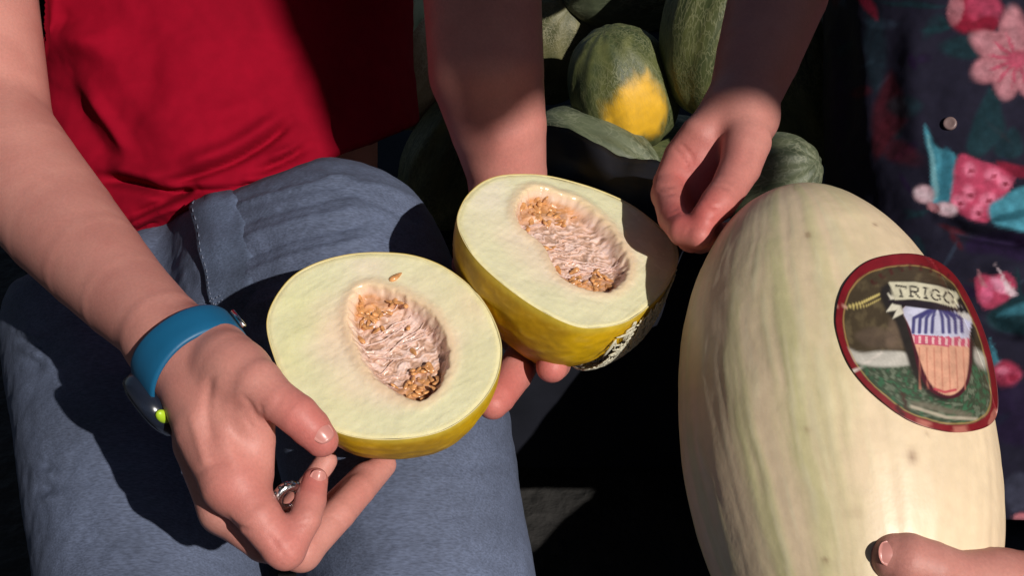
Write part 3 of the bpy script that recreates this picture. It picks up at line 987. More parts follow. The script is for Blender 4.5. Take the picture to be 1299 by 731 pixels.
# ---- wristwatch
def build_watch():
    c = W(243, 456, .824)
    ax = nrm(W(262, 490, .812) - W(215, 426, .838))      # along the forearm
    root = empty('wristwatch', tuple(c), 'blue rubber strapped sports watch with lime button on the wrist', 'watch')
    side = nrm(V(.80, .60, 0) - ax * (V(.80, .60, 0) @ ax)); out = np.cross(ax, side)
    if out @ FWD > 0: out = -out
    nu = 72
    prof = [(-.0115, 0.0002), (-.0110, .0018), (-.0095, .0024), (-.004, .0027), (.004, .0027), (.0095, .0024), (.0110, .0018), (.0115, .0002), (.0095, -.0012), (-.0095, -.0012)]
    vs = []
    for i in range(nu):
        t = 2 * math.pi * i / nu
        rx, ry = .0312, .0275
        p = side * math.cos(t) * rx + out * math.sin(t) * ry
        nn = nrm(side * math.cos(t) / rx + out * math.sin(t) / ry)
        wmul = 1.0 + 0.25 * sstep(.3, -1, np.array(math.cos(t)))
        for a, h in prof:
            vs.append(c + ax * (a * wmul) + p + nn * h)
    m = len(prof)
    f = [(i * m + j, ((i + 1) % nu) * m + j, ((i + 1) % nu) * m + (j + 1) % m, i * m + (j + 1) % m) for i in range(nu) for j in range(m)]
    mesh_obj('strap', np.array(vs), f, M['strap'], root)
    # case on the far (lower left) side of the wrist
    face = nrm(-side * .95 + out * .06 - ax * .0)
    cc = c - side * .0330 + ax * .004 - out * .002
    u = nrm(ax); w = np.cross(face, u)
    def lathe(prof, nseg=40, sq=.80):
        vs = []
        for r, h in prof:
            for k in range(nseg):
                t = 2 * math.pi * k / nseg
                cx, sx = math.cos(t), math.sin(t)
                e = sq
                X = abs(cx) ** e * (1 if cx >= 0 else -1); Y = abs(sx) ** e * (1 if sx >= 0 else -1)
                vs.append(cc + u * X * r * 1.05 + w * Y * r * .95 + face * h)
        f = []
        n = len(prof)
        for i in range(n - 1):
            for k in range(nseg):
                k2 = (k + 1) % nseg
                f.append((i * nseg + k, i * nseg + k2, (i + 1) * nseg + k2, (i + 1) * nseg + k))
        f.append(tuple(range(nseg))[::-1]); f.append(tuple((n - 1) * nseg + k for k in range(nseg)))
        return np.array(vs), f
    v, f = lathe([(.017, -.006), (.0195, -.004), (.0205, 0), (.0205, .004), (.0190, .0062), (.0170, .0066)])
    mesh_obj('case', v, f, M['watch_black'], root)
    v, f = lathe([(.0166, .0060), (.0166, .0072), (.0150, .0080), (.008, .0084), (.001, .0085)])
    mesh_obj('dial_glass', v, f, M['watch_black'], root)
    # lime button towards the hand
    b0 = cc + u * .0195 + out * .009 + side * .002
    vs = []
    bm = bmesh.new(); bmesh.ops.create_uvsphere(bm, u_segments=16, v_segments=10, radius=1)
    R = np.array([u, w, face])
    vs = np.array([v.co[:] for v in bm.verts]) * [.0030, .0066, .0036] @ R + b0
    fs = [tuple(v.index for v in q.verts) for q in bm.faces]; bm.free()
    mesh_obj('button', vs, fs, M['lime'], root)
    # buckle pin shining on the inner side
    b1 = c + side * .0365 + out * .004 + ax * .004
    v, f = sweep(np.array([b1 - ax * .007, b1 + ax * .007]), .0014, 8)
    mesh_obj('buckle', v, f, M['silver'], root)
build_watch()

# ---- ring on the finger inside the curled hand
def build_ring():
    c = W(366, 632, .792)
    ax = nrm(V(.55, -.30, .75)); R = axes_from(ax)
    n = 40
    root = empty('ring', tuple(c), 'silver ring with dark inlay inside the curled fingers', 'ring')
    pts = [c + (R[0] * math.cos(t) + R[1] * math.sin(t)) * .0072 for t in np.linspace(0, 2 * math.pi, n + 1)]
    v, f = sweep(pts, .0032, 10, False)
    mesh_obj('band', v, f, M['silver'], root)
    pts = [c + (R[0] * math.cos(t) + R[1] * math.sin(t)) * .0107 for t in np.linspace(0, 2 * math.pi, n + 1)]
    for k in range(16):
        t = 2 * math.pi * k / 16
        p = c + (R[0] * math.cos(t) + R[1] * math.sin(t)) * .0100 + R[2] * .0008
        bm = bmesh.new(); bmesh.ops.create_icosphere(bm, subdivisions=1, radius=.0013)
        vs = np.array([q.co[:] for q in bm.verts]) + p; fs = [tuple(q.index for q in g.verts) for g in bm.faces]; bm.free()
        mesh_obj('inlay', vs, fs, M['inlay'], root)
    # the finger that wears it shows as part of the body
build_ring()

# ================================================================ PERSON IN THE FLORAL SHIRT
WOM = empty('person', tuple(W(1300, 500, 1.15) * [1, 1, 0]), 'person in dark floral shirt steadying the large pale melon', 'person', 'people with melons')

def build_p2_body():
    S = Shape()
    S.group(.02)
    S.chain([(1245, -330, 1.31, .10), (1240, 300, 1.31, .10)], .03)
    S.chain([(1380, -330, 1.30, .10), (1380, 300, 1.30, .10)], .03)
    S.chain([(1310, -350, 1.29, .10), (1310, -540, 1.1, .05)], .03)
    # right arm hanging down to the pinching hand
    S.group(.02)
    S.chain([(1025, -420, 1.14, .054), (985, -110, 1.05, .041), (988, -10, 1.01, .0353), (962, 70, .972, .0288), (945, 120, .948, .0240), (936, 148, .935, .0226)], .006)
    S.chain([(930, 140, .937, .018), (955, 150, .937, .017)], .01)
    # palm, set back between finger and thumb
    S.chain([(932, 150, .947, .020), (895, 195, .938, .020), (872, 240, .932, .018)], .010)
    S.chain([(945, 160, .957, .018), (915, 220, .938, .018), (890, 260, .930, .016)], .010)
    # index side of the hand and index finger
    S.group(.006)
    S.chain([(922, 146, .932, .0165), (889, 172, .928, .0138), (867, 200, .932, .0132), (850, 232, .922, .0110), (848, 247, .914, .0106)], .007)
    S.chain([(848, 247, .914, .0106), (854, 276, .888, .0098), (867, 293, .868, .0096), (887, 299, .860, .0084)], .004)
    # thumb
    S.group(.006)
    S.chain([(942, 150, .930, .0180), (947, 180, .915, .0160), (939, 212, .899, .0134), (924, 240, .882, .0114), (911, 258, .870, .0112), (896, 274, .863, .0090)], .007)
    # other fingers folded behind
    for dz, dx, dy, r in ((.015, 6, 6, .0108), (.030, 16, 9, .0100), (.044, 30, 6, .0088)):
        S.group(.0035)
        S.chain([(880 + dx, 190 + dy, 0.928 + dz, r * 1.2), (850 + dx, 240 + dy, 0.920 + dz, r * 1.05), (854 + dx, 272 + dy, 0.892 + dz, r), (872 + dx, 294 + dy, 0.872 + dz, r * .95), (896 + dx, 290 + dy, 0.866 + dz, r * .85)], .005)
    # left hand: thumb laid along the pale melon
    S.group(.02)
    S.chain([(1310, 790, .755, .034), (1420, 850, .76, .030), (1600, 960, .86, .042), (1720, 600, 1.0, .05), (1600, -330, 1.08, .06), (1390, -330, 1.13, .06)], .02)
    S.chain([(1272, 752, .735, .0205), (1306, 772, .75, .026)], .008)
    S.group(.008)
    S.chain([(1296, 756, .745, .0225), (1256, 738, .727, .0172), (1214, 732, .713, .0132), (1180, 722, .707, .0141), (1150, 713, .706, .0145), (1134, 708, .707, .0124)], .007)
    for k in range(4):
        S.group(.0035)
        S.chain([(1290, 800 + 10 * k, .73 + .012 * k, .014), (1200, 850 + 8 * k, .72 + .02 * k, .011), (1130, 850 + 6 * k, .73 + .022 * k, .010), (1070, 830, .75 + .022 * k, .008)], .005)
    v, f = S.mesh(0.0018)
    red = [(W(885, 295, .87), .028, .9), (W(850, 250, .87), .02, .7), (W(895, 272, .86), .018, .6), (W(890, 230, .915), .03, 1.0), (W(870, 190, .875), .03, .35),
           (W(1135, 708, .655), .02, .5)]
    wr = [([(862, 182), (874, 193), (880, 206)], 2.4, -.0010), ([(857, 190), (868, 203), (874, 216)], 2.2, -.0010), ([(838, 232), (848, 236), (858, 235)], 2.2, -.0009), ([(838, 243), (848, 246), (858, 244)], 2.2, -.0009), ([(845, 275), (854, 272), (864, 268)], 2, -.0008), ([(930, 232), (920, 228), (912, 224)], 2.2, -.0009), ([(926, 240), (917, 236), (908, 232)], 2.2, -.0009), ([(955, 170), (948, 200), (940, 215)], 6, -.0008), ([(878, 196), (884, 190)], 2, -.0006), ([(874, 200), (880, 208)], 2, -.0006), ([(868, 204), (876, 214)], 2, -.0005),
          ([(892, 255), (903, 262), (916, 263)], 2.2, -.0010), ([(897, 250), (908, 256)], 1.8, -.0005), ([(850, 268), (862, 262)], 2, -.0006),
          ([(900, 283), (914, 276)], 2, -.0007), ([(870, 300), (876, 288)], 2, -.0006)]
    v = displace(v, f, wr, lambda P, n, X, Y: 0.00012 * fbm(P, 12, 2, 8.0))
    mesh_obj('body', v, f, M['skin'], WOM, skin_cols(v, (0.50, 0.212, 0.176), red, 4.0))
    d = S.march(np.array([1133.0]), np.array([702.0]))[0]
    P = W(1133, 702, d); n = S.grad(P[None])[0]
    nail(WOM, P - n * .0012, W(1108, 703, .69) - W(1150, 708, .69), n, .0145, .0135)
build_p2_body()

def floral_cols(P):
    X, Y, d = proj(P)
    X = X + 2.5 * fbm(P, 45, 2, 3.0); Y = Y + 2.5 * fbm(P, 45, 2, 7.0)
    c = np.tile(np.array([0.014, 0.013, 0.028]), (len(P), 1))
    grain = fbm(P, 160, 3, 1.0)
    def blob(cx, cy, rx, ry, rot, col, soft=.25, a=1.0, tex=.35):
        t = math.radians(rot)
        u = ((X - cx) * math.cos(t) + (Y - cy) * math.sin(t)) / rx; w = (-(X - cx) * math.sin(t) + (Y - cy) * math.cos(t)) / ry
        m = sstep(1.0 + soft, 1.0 - soft, np.hypot(u, w)) * a
        k = (np.asarray(col) * np.clip(1 + tex * grain[:, None] - .25 * np.abs(w)[:, None] * np.array([.4, 1, .9]), .2, 2))
        c[:] = c * (1 - m[:, None]) + k * m[:, None]
    def poly(pts, col, soft=3, a=1.0, tex=.3):
        m = sstep(-soft, soft, sd_poly(X, Y, catmull(np.array(pts, float), 4))) * a
        c[:] = c * (1 - m[:, None]) + (np.asarray(col) * np.clip(1 + tex * grain[:, None], .2, 2)) * m[:, None]
    pink = s2l(178, 122, 132); rose = s2l(178, 66, 96); deep = s2l(130, 25, 50); teal = s2l(70, 140, 160); dteal = s2l(22, 50, 58); pale = s2l(215, 190, 200); wine = s2l(70, 22, 34)
    purple = s2l(32, 18, 50)
    # many small muted sprigs all over the cloth
    rr = random.Random(17)
    for k in range(70):
        bx, by = rr.uniform(1035, 1299), rr.uniform(-20, 640)
        blob(bx, by, rr.uniform(8, 22), rr.uniform(3, 8), rr.uniform(0, 180), rr.choice((dteal, wine, purple, dteal, s2l(48, 60, 78))), .4, rr.uniform(.5, .9))
    # faint ground leaves
    poly([(1105, 0), (1125, 60), (1110, 120), (1095, 60)], dteal, 6, .45)
    poly([(1060, 60), (1072, 140), (1062, 200), (1052, 120)], purple, 6, .8)
    poly([(1130, 90), (1150, 150), (1120, 180), (1105, 150)], wine, 6, .9); blob(1118, 175, 10, 26, 20, wine, .3, .9)
    blob(1148, 135, 22, 14, 0, dteal, .3, .6); blob(1140, 192, 30, 14, 25, wine, .4, .7)
    poly([(1085, -10), (1108, 0), (1112, 25), (1098, 12)], deep, 3, .8)
    blob(1225, 60, 32, 14, 5, dteal, .3, .9); blob(1190, 35, 20, 5, -10, dteal, .4, .9); blob(1160, 5, 40, 4, 4, dteal, .4, .8)
    poly([(1255, 110), (1275, 160), (1250, 195), (1225, 185)], dteal, 4, .9); poly([(1285, 160), (1262, 185), (1270, 200), (1299, 195)], dteal, 4, .8)
    # large pink blossoms, top right
    blob(1225, 18, 22, 24, 0, deep, .2); blob(1248, 10, 24, 20, 30, rose, .25, .8); blob(1250, 32, 18, 12, -20, deep, .25); blob(1212, 12, 10, 20, 10, pink, .25, .7)
    for ang, L in ((200, 34), (150, 36), (250, 30), (95, 40), (300, 34)):
        t = math.radians(ang)
        blob(1290 + L * .8 * math.cos(t), 75 - L * .8 * math.sin(t) * .9, L, 19, -ang, pink, .2)
    blob(1290, 76, 14, 12, 0, rose, .4, .8)
    for k in range(7):
        t = math.radians(110 + k * 30)
        blob(1290 + 22 * math.cos(t), 76 - 22 * math.sin(t), 14, 2.5, -math.degrees(t), rose, .4, .7)
    # middle right cluster
    poly([(1174, 158), (1190, 188), (1212, 200), (1208, 250), (1182, 256), (1180, 215)], teal, 3)
    poly([(1196, 190), (1210, 205), (1205, 250), (1192, 250)], s2l(45, 105, 125), 4, .8); poly([(1178, 170), (1186, 210), (1190, 250), (1182, 240)], s2l(130, 185, 195), 2, .8)
    poly([(1218, 196), (1250, 205), (1285, 222), (1275, 250), (1250, 282), (1208, 262), (1210, 230)], rose, 3)
    for bx, by in ((1230, 215), (1258, 222), (1228, 245), (1252, 252), (1272, 232), (1240, 268), (1216, 256)):
        blob(bx, by, 10, 8, bx * 3, s2l(225, 130, 160), .4, .75); blob(bx + 2, by + 3, 4, 3, 0, deep, .4, .8)
    poly([(1255, 262), (1280, 245), (1310, 240), (1310, 290), (1265, 288)], teal, 4); poly([(1262, 275), (1310, 262), (1310, 272), (1265, 283)], s2l(30, 80, 95), 3, .8)
    poly([(1265, 205), (1310, 215), (1310, 225), (1280, 222)], deep, 3, .8)
    blob(1172, 246, 13, 11, 20, pale, .3); blob(1200, 265, 15, 9, 15, pale, .3); blob(1184, 262, 10, 6, 25, pink, .3)
    # lower strip
    poly([(1225, 318), (1262, 322), (1299, 330), (1299, 300), (1240, 298)], purple, 5, .9)
    for pts in ([(1240, 350), (1258, 352), (1276, 345), (1290, 362), (1275, 385), (1250, 392), (1238, 372)],):
        poly(pts, rose, 3)
    blob(1268, 362, 14, 8, 30, s2l(225, 150, 180), .3, .9); blob(1252, 372, 8, 14, 20, s2l(225, 110, 150), .3, .8)
    poly([(1262, 335), (1272, 350), (1292, 372), (1280, 372)], pale, 2); poly([(1240, 340), (1246, 356), (1252, 366), (1244, 362)], pink, 2, .8)
    poly([(1255, 395), (1310, 372), (1310, 420), (1262, 418)], dteal, 4); poly([(1262, 400), (1310, 380), (1310, 395)], teal, 4, .55)
    poly([(1256, 428), (1262, 445), (1270, 462), (1260, 462)], teal, 2, .7)
    blob(1276, 474, 18, 16, 0, rose, .3); blob(1272, 470, 7, 6, 0, s2l(225, 130, 160), .4, .8); blob(1284, 480, 6, 5, 0, deep, .4, .8)
    poly([(1258, 500), (1310, 490), (1310, 560), (1268, 560)], purple, 6, .7)
    poly([(1275, 612), (1299, 600), (1310, 640), (1282, 650)], s2l(60, 62, 80), 4, .8); blob(1296, 660, 10, 8, 0, s2l(190, 120, 130), .3)
    blob(1262, 600, 5, 60, 0, purple, .4, .8)
    return c * .88

def build_floral():
    S = Shape()
    S.group(.03)
    S.chain([(1240, -360, 1.30, .122), (1214, 120, 1.30, .122), (1235, 420, 1.26, .122), (1255, 640, 1.18, .115)], .05)
    S.chain([(1400, -360, 1.30, .122), (1400, 420, 1.24, .122), (1390, 640, 1.17, .115)], .05)
    S.group(.03)
    S.chain([(1060, -450, 1.18, .070), (1030, -260, 1.10, .056)], .02)
    S.cut(W(1280, 668, 1.05), V(.05, -1, 0), .006)
    v, f = S.mesh(0.0024)
    folds = [([(1068, 0), (1075, 120), (1062, 200)], 14, -.004), ([(1050, 20), (1056, 150)], 12, .004), ([(1095, 0), (1098, 110), (1112, 200), (1145, 235)], 20, .003),
             ([(1128, 20), (1125, 120), (1150, 215)], 20, -.002), ([(1165, 0), (1158, 110), (1170, 200)], 18, .003), ([(1200, 290), (1250, 300), (1310, 310)], 8, -.012),
             ([(1200, 275), (1250, 285), (1310, 292)], 10, .008), ([(1240, 400), (1310, 430)], 10, -.010), ([(1240, 340), (1310, 350)], 12, .006), ([(1250, 500), (1310, 480)], 16, .006)]
    v = displace(v, f, folds, lambda P, n, X, Y: 0.003 * fbm(P, 12, 3, 6.0) + 0.0007 * fbm(P, 60, 2))
    o = mesh_obj('floral_shirt', v, f, M['floral'], WOM, floral_cols(v))
    # shirt button
    d = S.march(np.array([1205.0]), np.array([157.0]))[0]
    P = W(1205, 157, d); n = S.grad(P[None])[0]
    R = axes_from(n)
    vs = []; prof = [(.0001, .0036), (.003, .0034), (.0045, .0042), (.0056, .0034), (.0058, .001), (.0050, -.001)]
    for r, h in prof:
        for k in range(20):
            t = 2 * math.pi * k / 20
            vs.append(P + (R[0] * math.cos(t) + R[1] * math.sin(t)) * r + n * (h - .001))
    ff = [(i * 20 + k, i * 20 + (k + 1) % 20, (i + 1) * 20 + (k + 1) % 20, (i + 1) * 20 + k) for i in range(len(prof) - 1) for k in range(20)]
    mesh_obj('button', np.array(vs), ff, mat('button_shell', (0.20, 0.135, 0.13), .4), o)
build_floral()

def build_trousers():
    S = Shape()
    S.group(.03)
    S.chain([(1250, 760, 1.26, .10), (1400, 760, 1.26, .10)], .03)
    S.group(.03)
    S.chain([(1230, 780, 1.20, .085), (1010, 1050, 1.05, .075), (1000, 1500, 1.2, .05)], .02)
    S.group(.03)
    S.chain([(1390, 790, 1.15, .085), (1480, 1080, 1.05, .075), (1500, 1500, 1.2, .05)], .02)
    v, f = S.mesh(0.005)
    v = displace(v, f, [], lambda P, n, X, Y: 0.003 * fbm(P, 14, 3, 3.0))
    mesh_obj('trousers', v, f, M['denim'], WOM, np.tile(np.array([.06, .075, .11]), (len(v), 1)))
build_trousers()

# ================================================================ LARGE PALE MELON WITH STICKER
BM_C = W(1059, 560, .81)
BM_R = axes_from(nrm(V(-.066, .90, -.43)), -FWD)    # rows: towards camera, side, long axis
BM_A, BM_B = .0884, .1640

def build_white_melon():
    root = empty('white_melon', tuple(BM_C), 'large pale oval melon with green streaks and a round fruit sticker', 'melon')
    nu, nv = 300, 200
    th = np.linspace(0, 2 * math.pi, nu, endpoint=False); ph = np.linspace(0, math.pi, nv)
    T, PH = np.meshgrid(th, ph, indexing='ij')
    T = T.ravel(); PH = PH.ravel()
    q = np.stack([BM_A * np.sin(PH) * np.cos(T), BM_A * np.sin(PH) * np.sin(T), -BM_B * np.cos(PH)], 1)
    unit = np.stack([np.cos(T), np.sin(T), 0 * T], 1)
    wob = fbm(np.stack([np.cos(T) * np.sin(PH), np.sin(T) * np.sin(PH), np.cos(PH) * .8], 1), 2.2, 3, 3.0)
    st = fbm(unit * 1.0 + np.stack([0 * T, 0 * T, 0.10 * np.cos(PH)], 1) + (0.07 * wob)[:, None], 5.2, 4, 2.0)
    fine = fbm(unit + np.stack([0 * T, 0 * T, .12 * np.cos(PH)], 1) + (0.04 * wob)[:, None], 15, 3, 8.0)
    hgt = (0.0005 * st + 0.0003 * fine) * np.sin(PH) ** 1.5 + 0.0006 * fbm(q, 22, 3)
    # green streaks over the left half, plain cream towards the right
    verts = BM_C + q @ BM_R
    n = nrm(BM_R[0])
    verts = verts + (q / np.array([BM_A, BM_A, BM_B])) @ BM_R * hgt[:, None]
    X, Y, d = proj(verts)
    side = (q @ np.array([0, 0, 0])) 
    lon = (X - 1066) / 205.0
    cream = np.array([0.74, 0.585, 0.395]); green = np.array([0.55, 0.52, 0.27]); pale = np.array([0.70, 0.62, 0.42])
    g = .85 * sstep(-.35, .6, st * .9 + .30 * fine + .05) * sstep(.45, -.35, lon + .1 * wob)
    c = cream * (1 - g[:, None]) + green * g[:, None]
    p = sstep(.1, .5, fine) * .5 * sstep(.5, -.2, lon)
    c = c * (1 - p[:, None]) + pale * p[:, None]
    c = c * (1 + .05 * fbm(q, 40, 2))[:, None]
    spots = [((1157, 580), 6, 9), ((1176, 549), 3, 2), ((1025, 298), 4, 4), ((1047, 712), 4, 4), ((1084, 652), 12, 8), ((1024, 547), 4, 3), ((985, 262), 3, 3), ((1110, 285), 3, 2)]
    front = (verts - BM_C) @ -FWD > 0
    for k, ((sx, sy), w, h) in enumerate(spots):
        m = np.exp(-((X - sx) / w) ** 2 - ((Y - sy) / h) ** 2) * front * (.7 if k not in (4,) else .18)
        c = c * (1 - m[:, None]) + np.array([.22, .11, .06]) * m[:, None]
    mesh_obj('rind', verts, grid_faces(nu, nv, True)[:, ::-1], M['white_melon'], root, c)
    # stem stub on the upper end
    # sticker: printed film on the rind
    cx, cy = 1163.5, 435.5
    out = catmull(np.array([(1060, 400), (1070, 362), (1098, 333), (1140, 322), (1180, 327), (1212, 350), (1238, 395), (1256, 445), (1266, 500), (1262, 532), (1240, 546), (1200, 548),
                            (1150, 532), (1108, 500), (1080, 468), (1064, 432)], float), 10)
    nr = 110
    pts = np.array([(cx + (p[0] - cx) * r, cy + (p[1] - cy) * r) for p in out for r in np.linspace(0.002, 1, nr)])
    o = CAMP
    dirs = RIGHT * ((pts[:, :1] - 649.5) / FPX) + UP * ((365.5 - pts[:, 1:]) / FPX) + FWD
    def hit(scale):
        oo = (o - BM_C) @ BM_R.T / (np.array([BM_A, BM_A, BM_B]) * scale)
        dd = dirs @ BM_R.T / (np.array([BM_A, BM_A, BM_B]) * scale)
        a = (dd * dd).sum(1); b = (dd @ oo) ; cc = oo @ oo - 1
        disc = np.maximum(b * b - a * cc, 0)
        return o + dirs * ((-b - np.sqrt(disc)) / a)[:, None]
    P = hit(1.012)
    X, Y = pts[:, 0], pts[:, 1]
    rim = 1 - np.tile(np.linspace(0.002, 1, nr), len(out))
    c = sticker_cols(X, Y, rim)
    fc = grid_faces(len(out), nr, True)
    st = mesh_obj('sticker', P, fc, M['print'], root, c)
    md = st.modifiers.new('film', 'SOLIDIFY'); md.thickness = .0004; md.offset = 0
    st['label'] = 'red rimmed round sticker with shield, banner and the word TRIGO'
    return root

def sticker_cols(X, Y, rim):
    n = len(X)
    c = np.tile(s2l(74, 62, 44), (n, 1))
    Q = np.stack([X, Y, 0 * X], 1)
    g1 = fbm(Q, .05, 3, 2.0); g2 = fbm(Q, .14, 3, 5.0)
    def put(m, col):
        col = np.asarray(col); m = np.clip(m, 0, 1)[:, None]
        c[:] = c * (1 - m) + col * m
    def P(pts, col, soft=1.2, a=1, sm=True):
        pts = catmull(np.array(pts, float), 4) if sm else np.array(pts, float)
        put(sstep(-soft, soft, sd_poly(X, Y, pts)) * a, col)
    def Ln(pts, w, col, soft=1.0, a=1):
        put(sstep(w + soft, w - soft, seg_dist(X, Y, [tuple(p) for p in pts])) * a, col)
    put(sstep(-.1, .4, g1) * .55, s2l(112, 98, 70))
    # field and hills
    P([(1062, 452), (1100, 456), (1150, 460), (1270, 460), (1290, 560), (1040, 560)], s2l(62, 74, 56), 2)
    put(sstep(0, .35, g2) * (Y > 462) * .8, s2l(60, 110, 78))
    put(sstep(.1, .5, -g2) * (Y > 462) * .7, s2l(120, 130, 110))
    P([(1066, 438), (1090, 448), (1118, 446), (1150, 448), (1160, 462), (1118, 466), (1090, 462), (1070, 456)], s2l(205, 200, 190), 3, .95)
    P([(1232, 440), (1250, 452), (1262, 470), (1240, 464)], s2l(200, 196, 186), 3, .9)
    P([(1068, 465), (1088, 478), (1110, 505), (1145, 525), (1120, 520), (1085, 490)], s2l(215, 160, 120), 3, .8)
    P([(1085, 425), (1110, 415), (1135, 425), (1130, 440), (1100, 440)], s2l(96, 80, 66), 4, .8)
    P([(1130, 405), (1150, 415), (1148, 440), (1125, 440)], s2l(120, 100, 84), 4, .6)
    Ln([(1075, 390), (1092, 385), (1115, 374)], 1.4, s2l(215, 195, 120)); Ln([(1080, 392), (1100, 388), (1116, 380)], .8, s2l(200, 180, 110))
    Ln([(1145, 500), (1150, 520)], 2.4, s2l(70, 50, 40)); Ln([(1160, 512), (1230, 528)], 4, s2l(120, 110, 95), 3, .7); Ln([(1155, 516), (1200, 530), (1238, 532)], 2, s2l(205, 190, 170), 1.5, .7)
    # dark backing behind the shield, ribbon tails
    P([(1118, 365), (1150, 358), (1215, 368), (1232, 400), (1236, 440), (1225, 490), (1205, 508), (1182, 504), (1160, 480), (1146, 440), (1136, 410), (1122, 392)], s2l(42, 36, 32), 3)
    P([(1150, 395), (1158, 440), (1166, 475), (1182, 498), (1205, 506), (1222, 498), (1232, 470), (1230, 420), (1224, 390), (1190, 384)], s2l(78, 22, 36), 1.5)
    # shield
    shield = [(1149, 388), (1226, 396), (1229, 430), (1228, 466), (1222, 490), (1206, 502), (1188, 496), (1174, 476), (1163, 446), (1155, 418)]
    P(shield, s2l(226, 168, 140), 1.2)
    ins = sstep(-1, 1, sd_poly(X, Y, catmull(np.array(shield, float), 4)))
    put(ins * (Y < 428 + (X - 1149) * .06), s2l(205, 205, 228))
    for k in range(4):
        for s in (-1, 1):
            xo = 1189 + s * (7 + k * 8.0)
            Ln([(1189 + s * (3 + k * 3.2), 392 + 1.0 * k), (xo - s * 1, 404), (xo, 422)], 2.2, s2l(62, 58, 120), 1.2, .95)
    put(ins * (np.abs(Y - (431 + (X - 1160) * .06)) < 6) , s2l(206, 92, 118))
    put(ins * (np.abs(Y - (431 + (X - 1160) * .06)) < 4.5) * (np.sin((X) * .75) > .35), s2l(236, 190, 190))
    for k in range(7):
        x0 = 1166 + k * 9.2
        Ln([(x0, 442), (x0 + 2 + (3 - k) * -.3, 494)], .8, s2l(196, 120, 100), 1.0, .7 )
    Ln([(1186, 494), (1198, 498), (1212, 495)], 1.6, s2l(190, 60, 80), 1, .9)
    # banner with the word
    P([(1126, 372), (1140, 382), (1146, 398), (1132, 405), (1137, 394), (1124, 396), (1131, 386)], s2l(226, 220, 200), 1.2, 1, False)
    P([(1212, 385), (1226, 392), (1234, 410), (1222, 404), (1214, 398)], s2l(210, 206, 200), 1.2, 1, False)
    P([(1136, 387), (1225, 397), (1225, 390), (1138, 380)], s2l(40, 30, 36), 1)
    ban = [(1127, 358), (1160, 358), (1190, 363), (1216, 372), (1213, 391), (1186, 384), (1160, 380), (1135, 381)]
    P(ban, s2l(222, 216, 188), 1.2, 1, False)
    # TRIGO, drawn stroke by stroke along the banner
    def glyph(strokes, ox, oy, sx, sy, tilt, sk):
        for s in strokes:
            pts = [(ox + x * sx + sk * (1 - y), oy + y * sy + x * sx * tilt) for x, y in s]
            Ln(pts, 1.05, s2l(52, 46, 40), .7)
    arc = lambda cx, cy, rx, ry, a0, a1, m=12: [(cx + rx * math.cos(math.radians(a)), cy + ry * math.sin(math.radians(a))) for a in np.linspace(a0, a1, m)]
    T = [[(0, 0), (1, 0)], [(.5, 0), (.5, 1)], [(.3, 1), (.7, 1)], [(0, 0), (0, .2)], [(1, 0), (1, .2)]]
    Rr = [[(.15, 0), (.15, 1)], [(.15, 0), (.6, 0)] , arc(.6, .25, .3, .25, -90, 90), [(.6, .5), (.15, .5)], [(.45, .5), (.95, 1)], [(0, 1), (.3, 1)]]
    I = [[(.5, 0), (.5, 1)], [(.2, 0), (.8, 0)], [(.2, 1), (.8, 1)]]
    Gg = [arc(.5, .5, .45, .5, -40, -320, 18), [(.88, .85), (.88, .52)], [(.6, .52), (1, .52)]]
    Oo = [arc(.5, .5, .45, .5, 0, 360, 20)]
    for gl, ox, oy, w in ((T, 1137, 362.5, 12), (Rr, 1154, 363, 12.5), (I, 1170, 365, 8), (Gg, 1181, 367, 12.5), (Oo, 1197, 370.5, 13)):
        glyph(gl, ox, oy, w, 13.0, .16, -1)
    # red rim, with worn gold edge inside
    w = rim
    wid = .085 + .045 * sstep(360, 330, Y) + .01 * g1
    put(sstep(wid + .012, wid - .012, w), s2l(134, 24, 34))
    put(sstep(.02, .0, w) * .8, s2l(95, 18, 26))
    put(sstep(wid + .03, wid + .012, w) * sstep(wid, wid + .01, w) * .7, s2l(190, 150, 90))
    put(sstep(.09, .05, w) * (Y > 520) * sstep(.2, .6, np.sin(X * .13) + g1) * .5, s2l(225, 150, 130))
    for k in range(11):                                    # small worn marks along the top of the rim
        a = math.radians(-128 + k * 8.5)
        Ln([(1160 + 88 * math.cos(a), 434 + 98 * math.sin(a)), (1160 + 83 * math.cos(a + .02), 434 + 92 * math.sin(a + .02))], 1.6, s2l(80, 20, 24), 1, .7)
    Ln([(1062, 388), (1074, 390)], 1.2, s2l(220, 170, 150), 1, .8); Ln([(1074, 476), (1098, 462), (1118, 448)], 1.3, s2l(225, 215, 205), 1, .9)
    Ln([(1138, 516), (1144, 526)], 3, s2l(70, 14, 18), 1, .9)
    c *= (.80 + .16 * fbm(Q, .07, 4, 3.0) + .08 * fbm(Q, .35, 2, 1.0))[:, None]
    return np.clip(c, 0, 1)
build_white_melon()

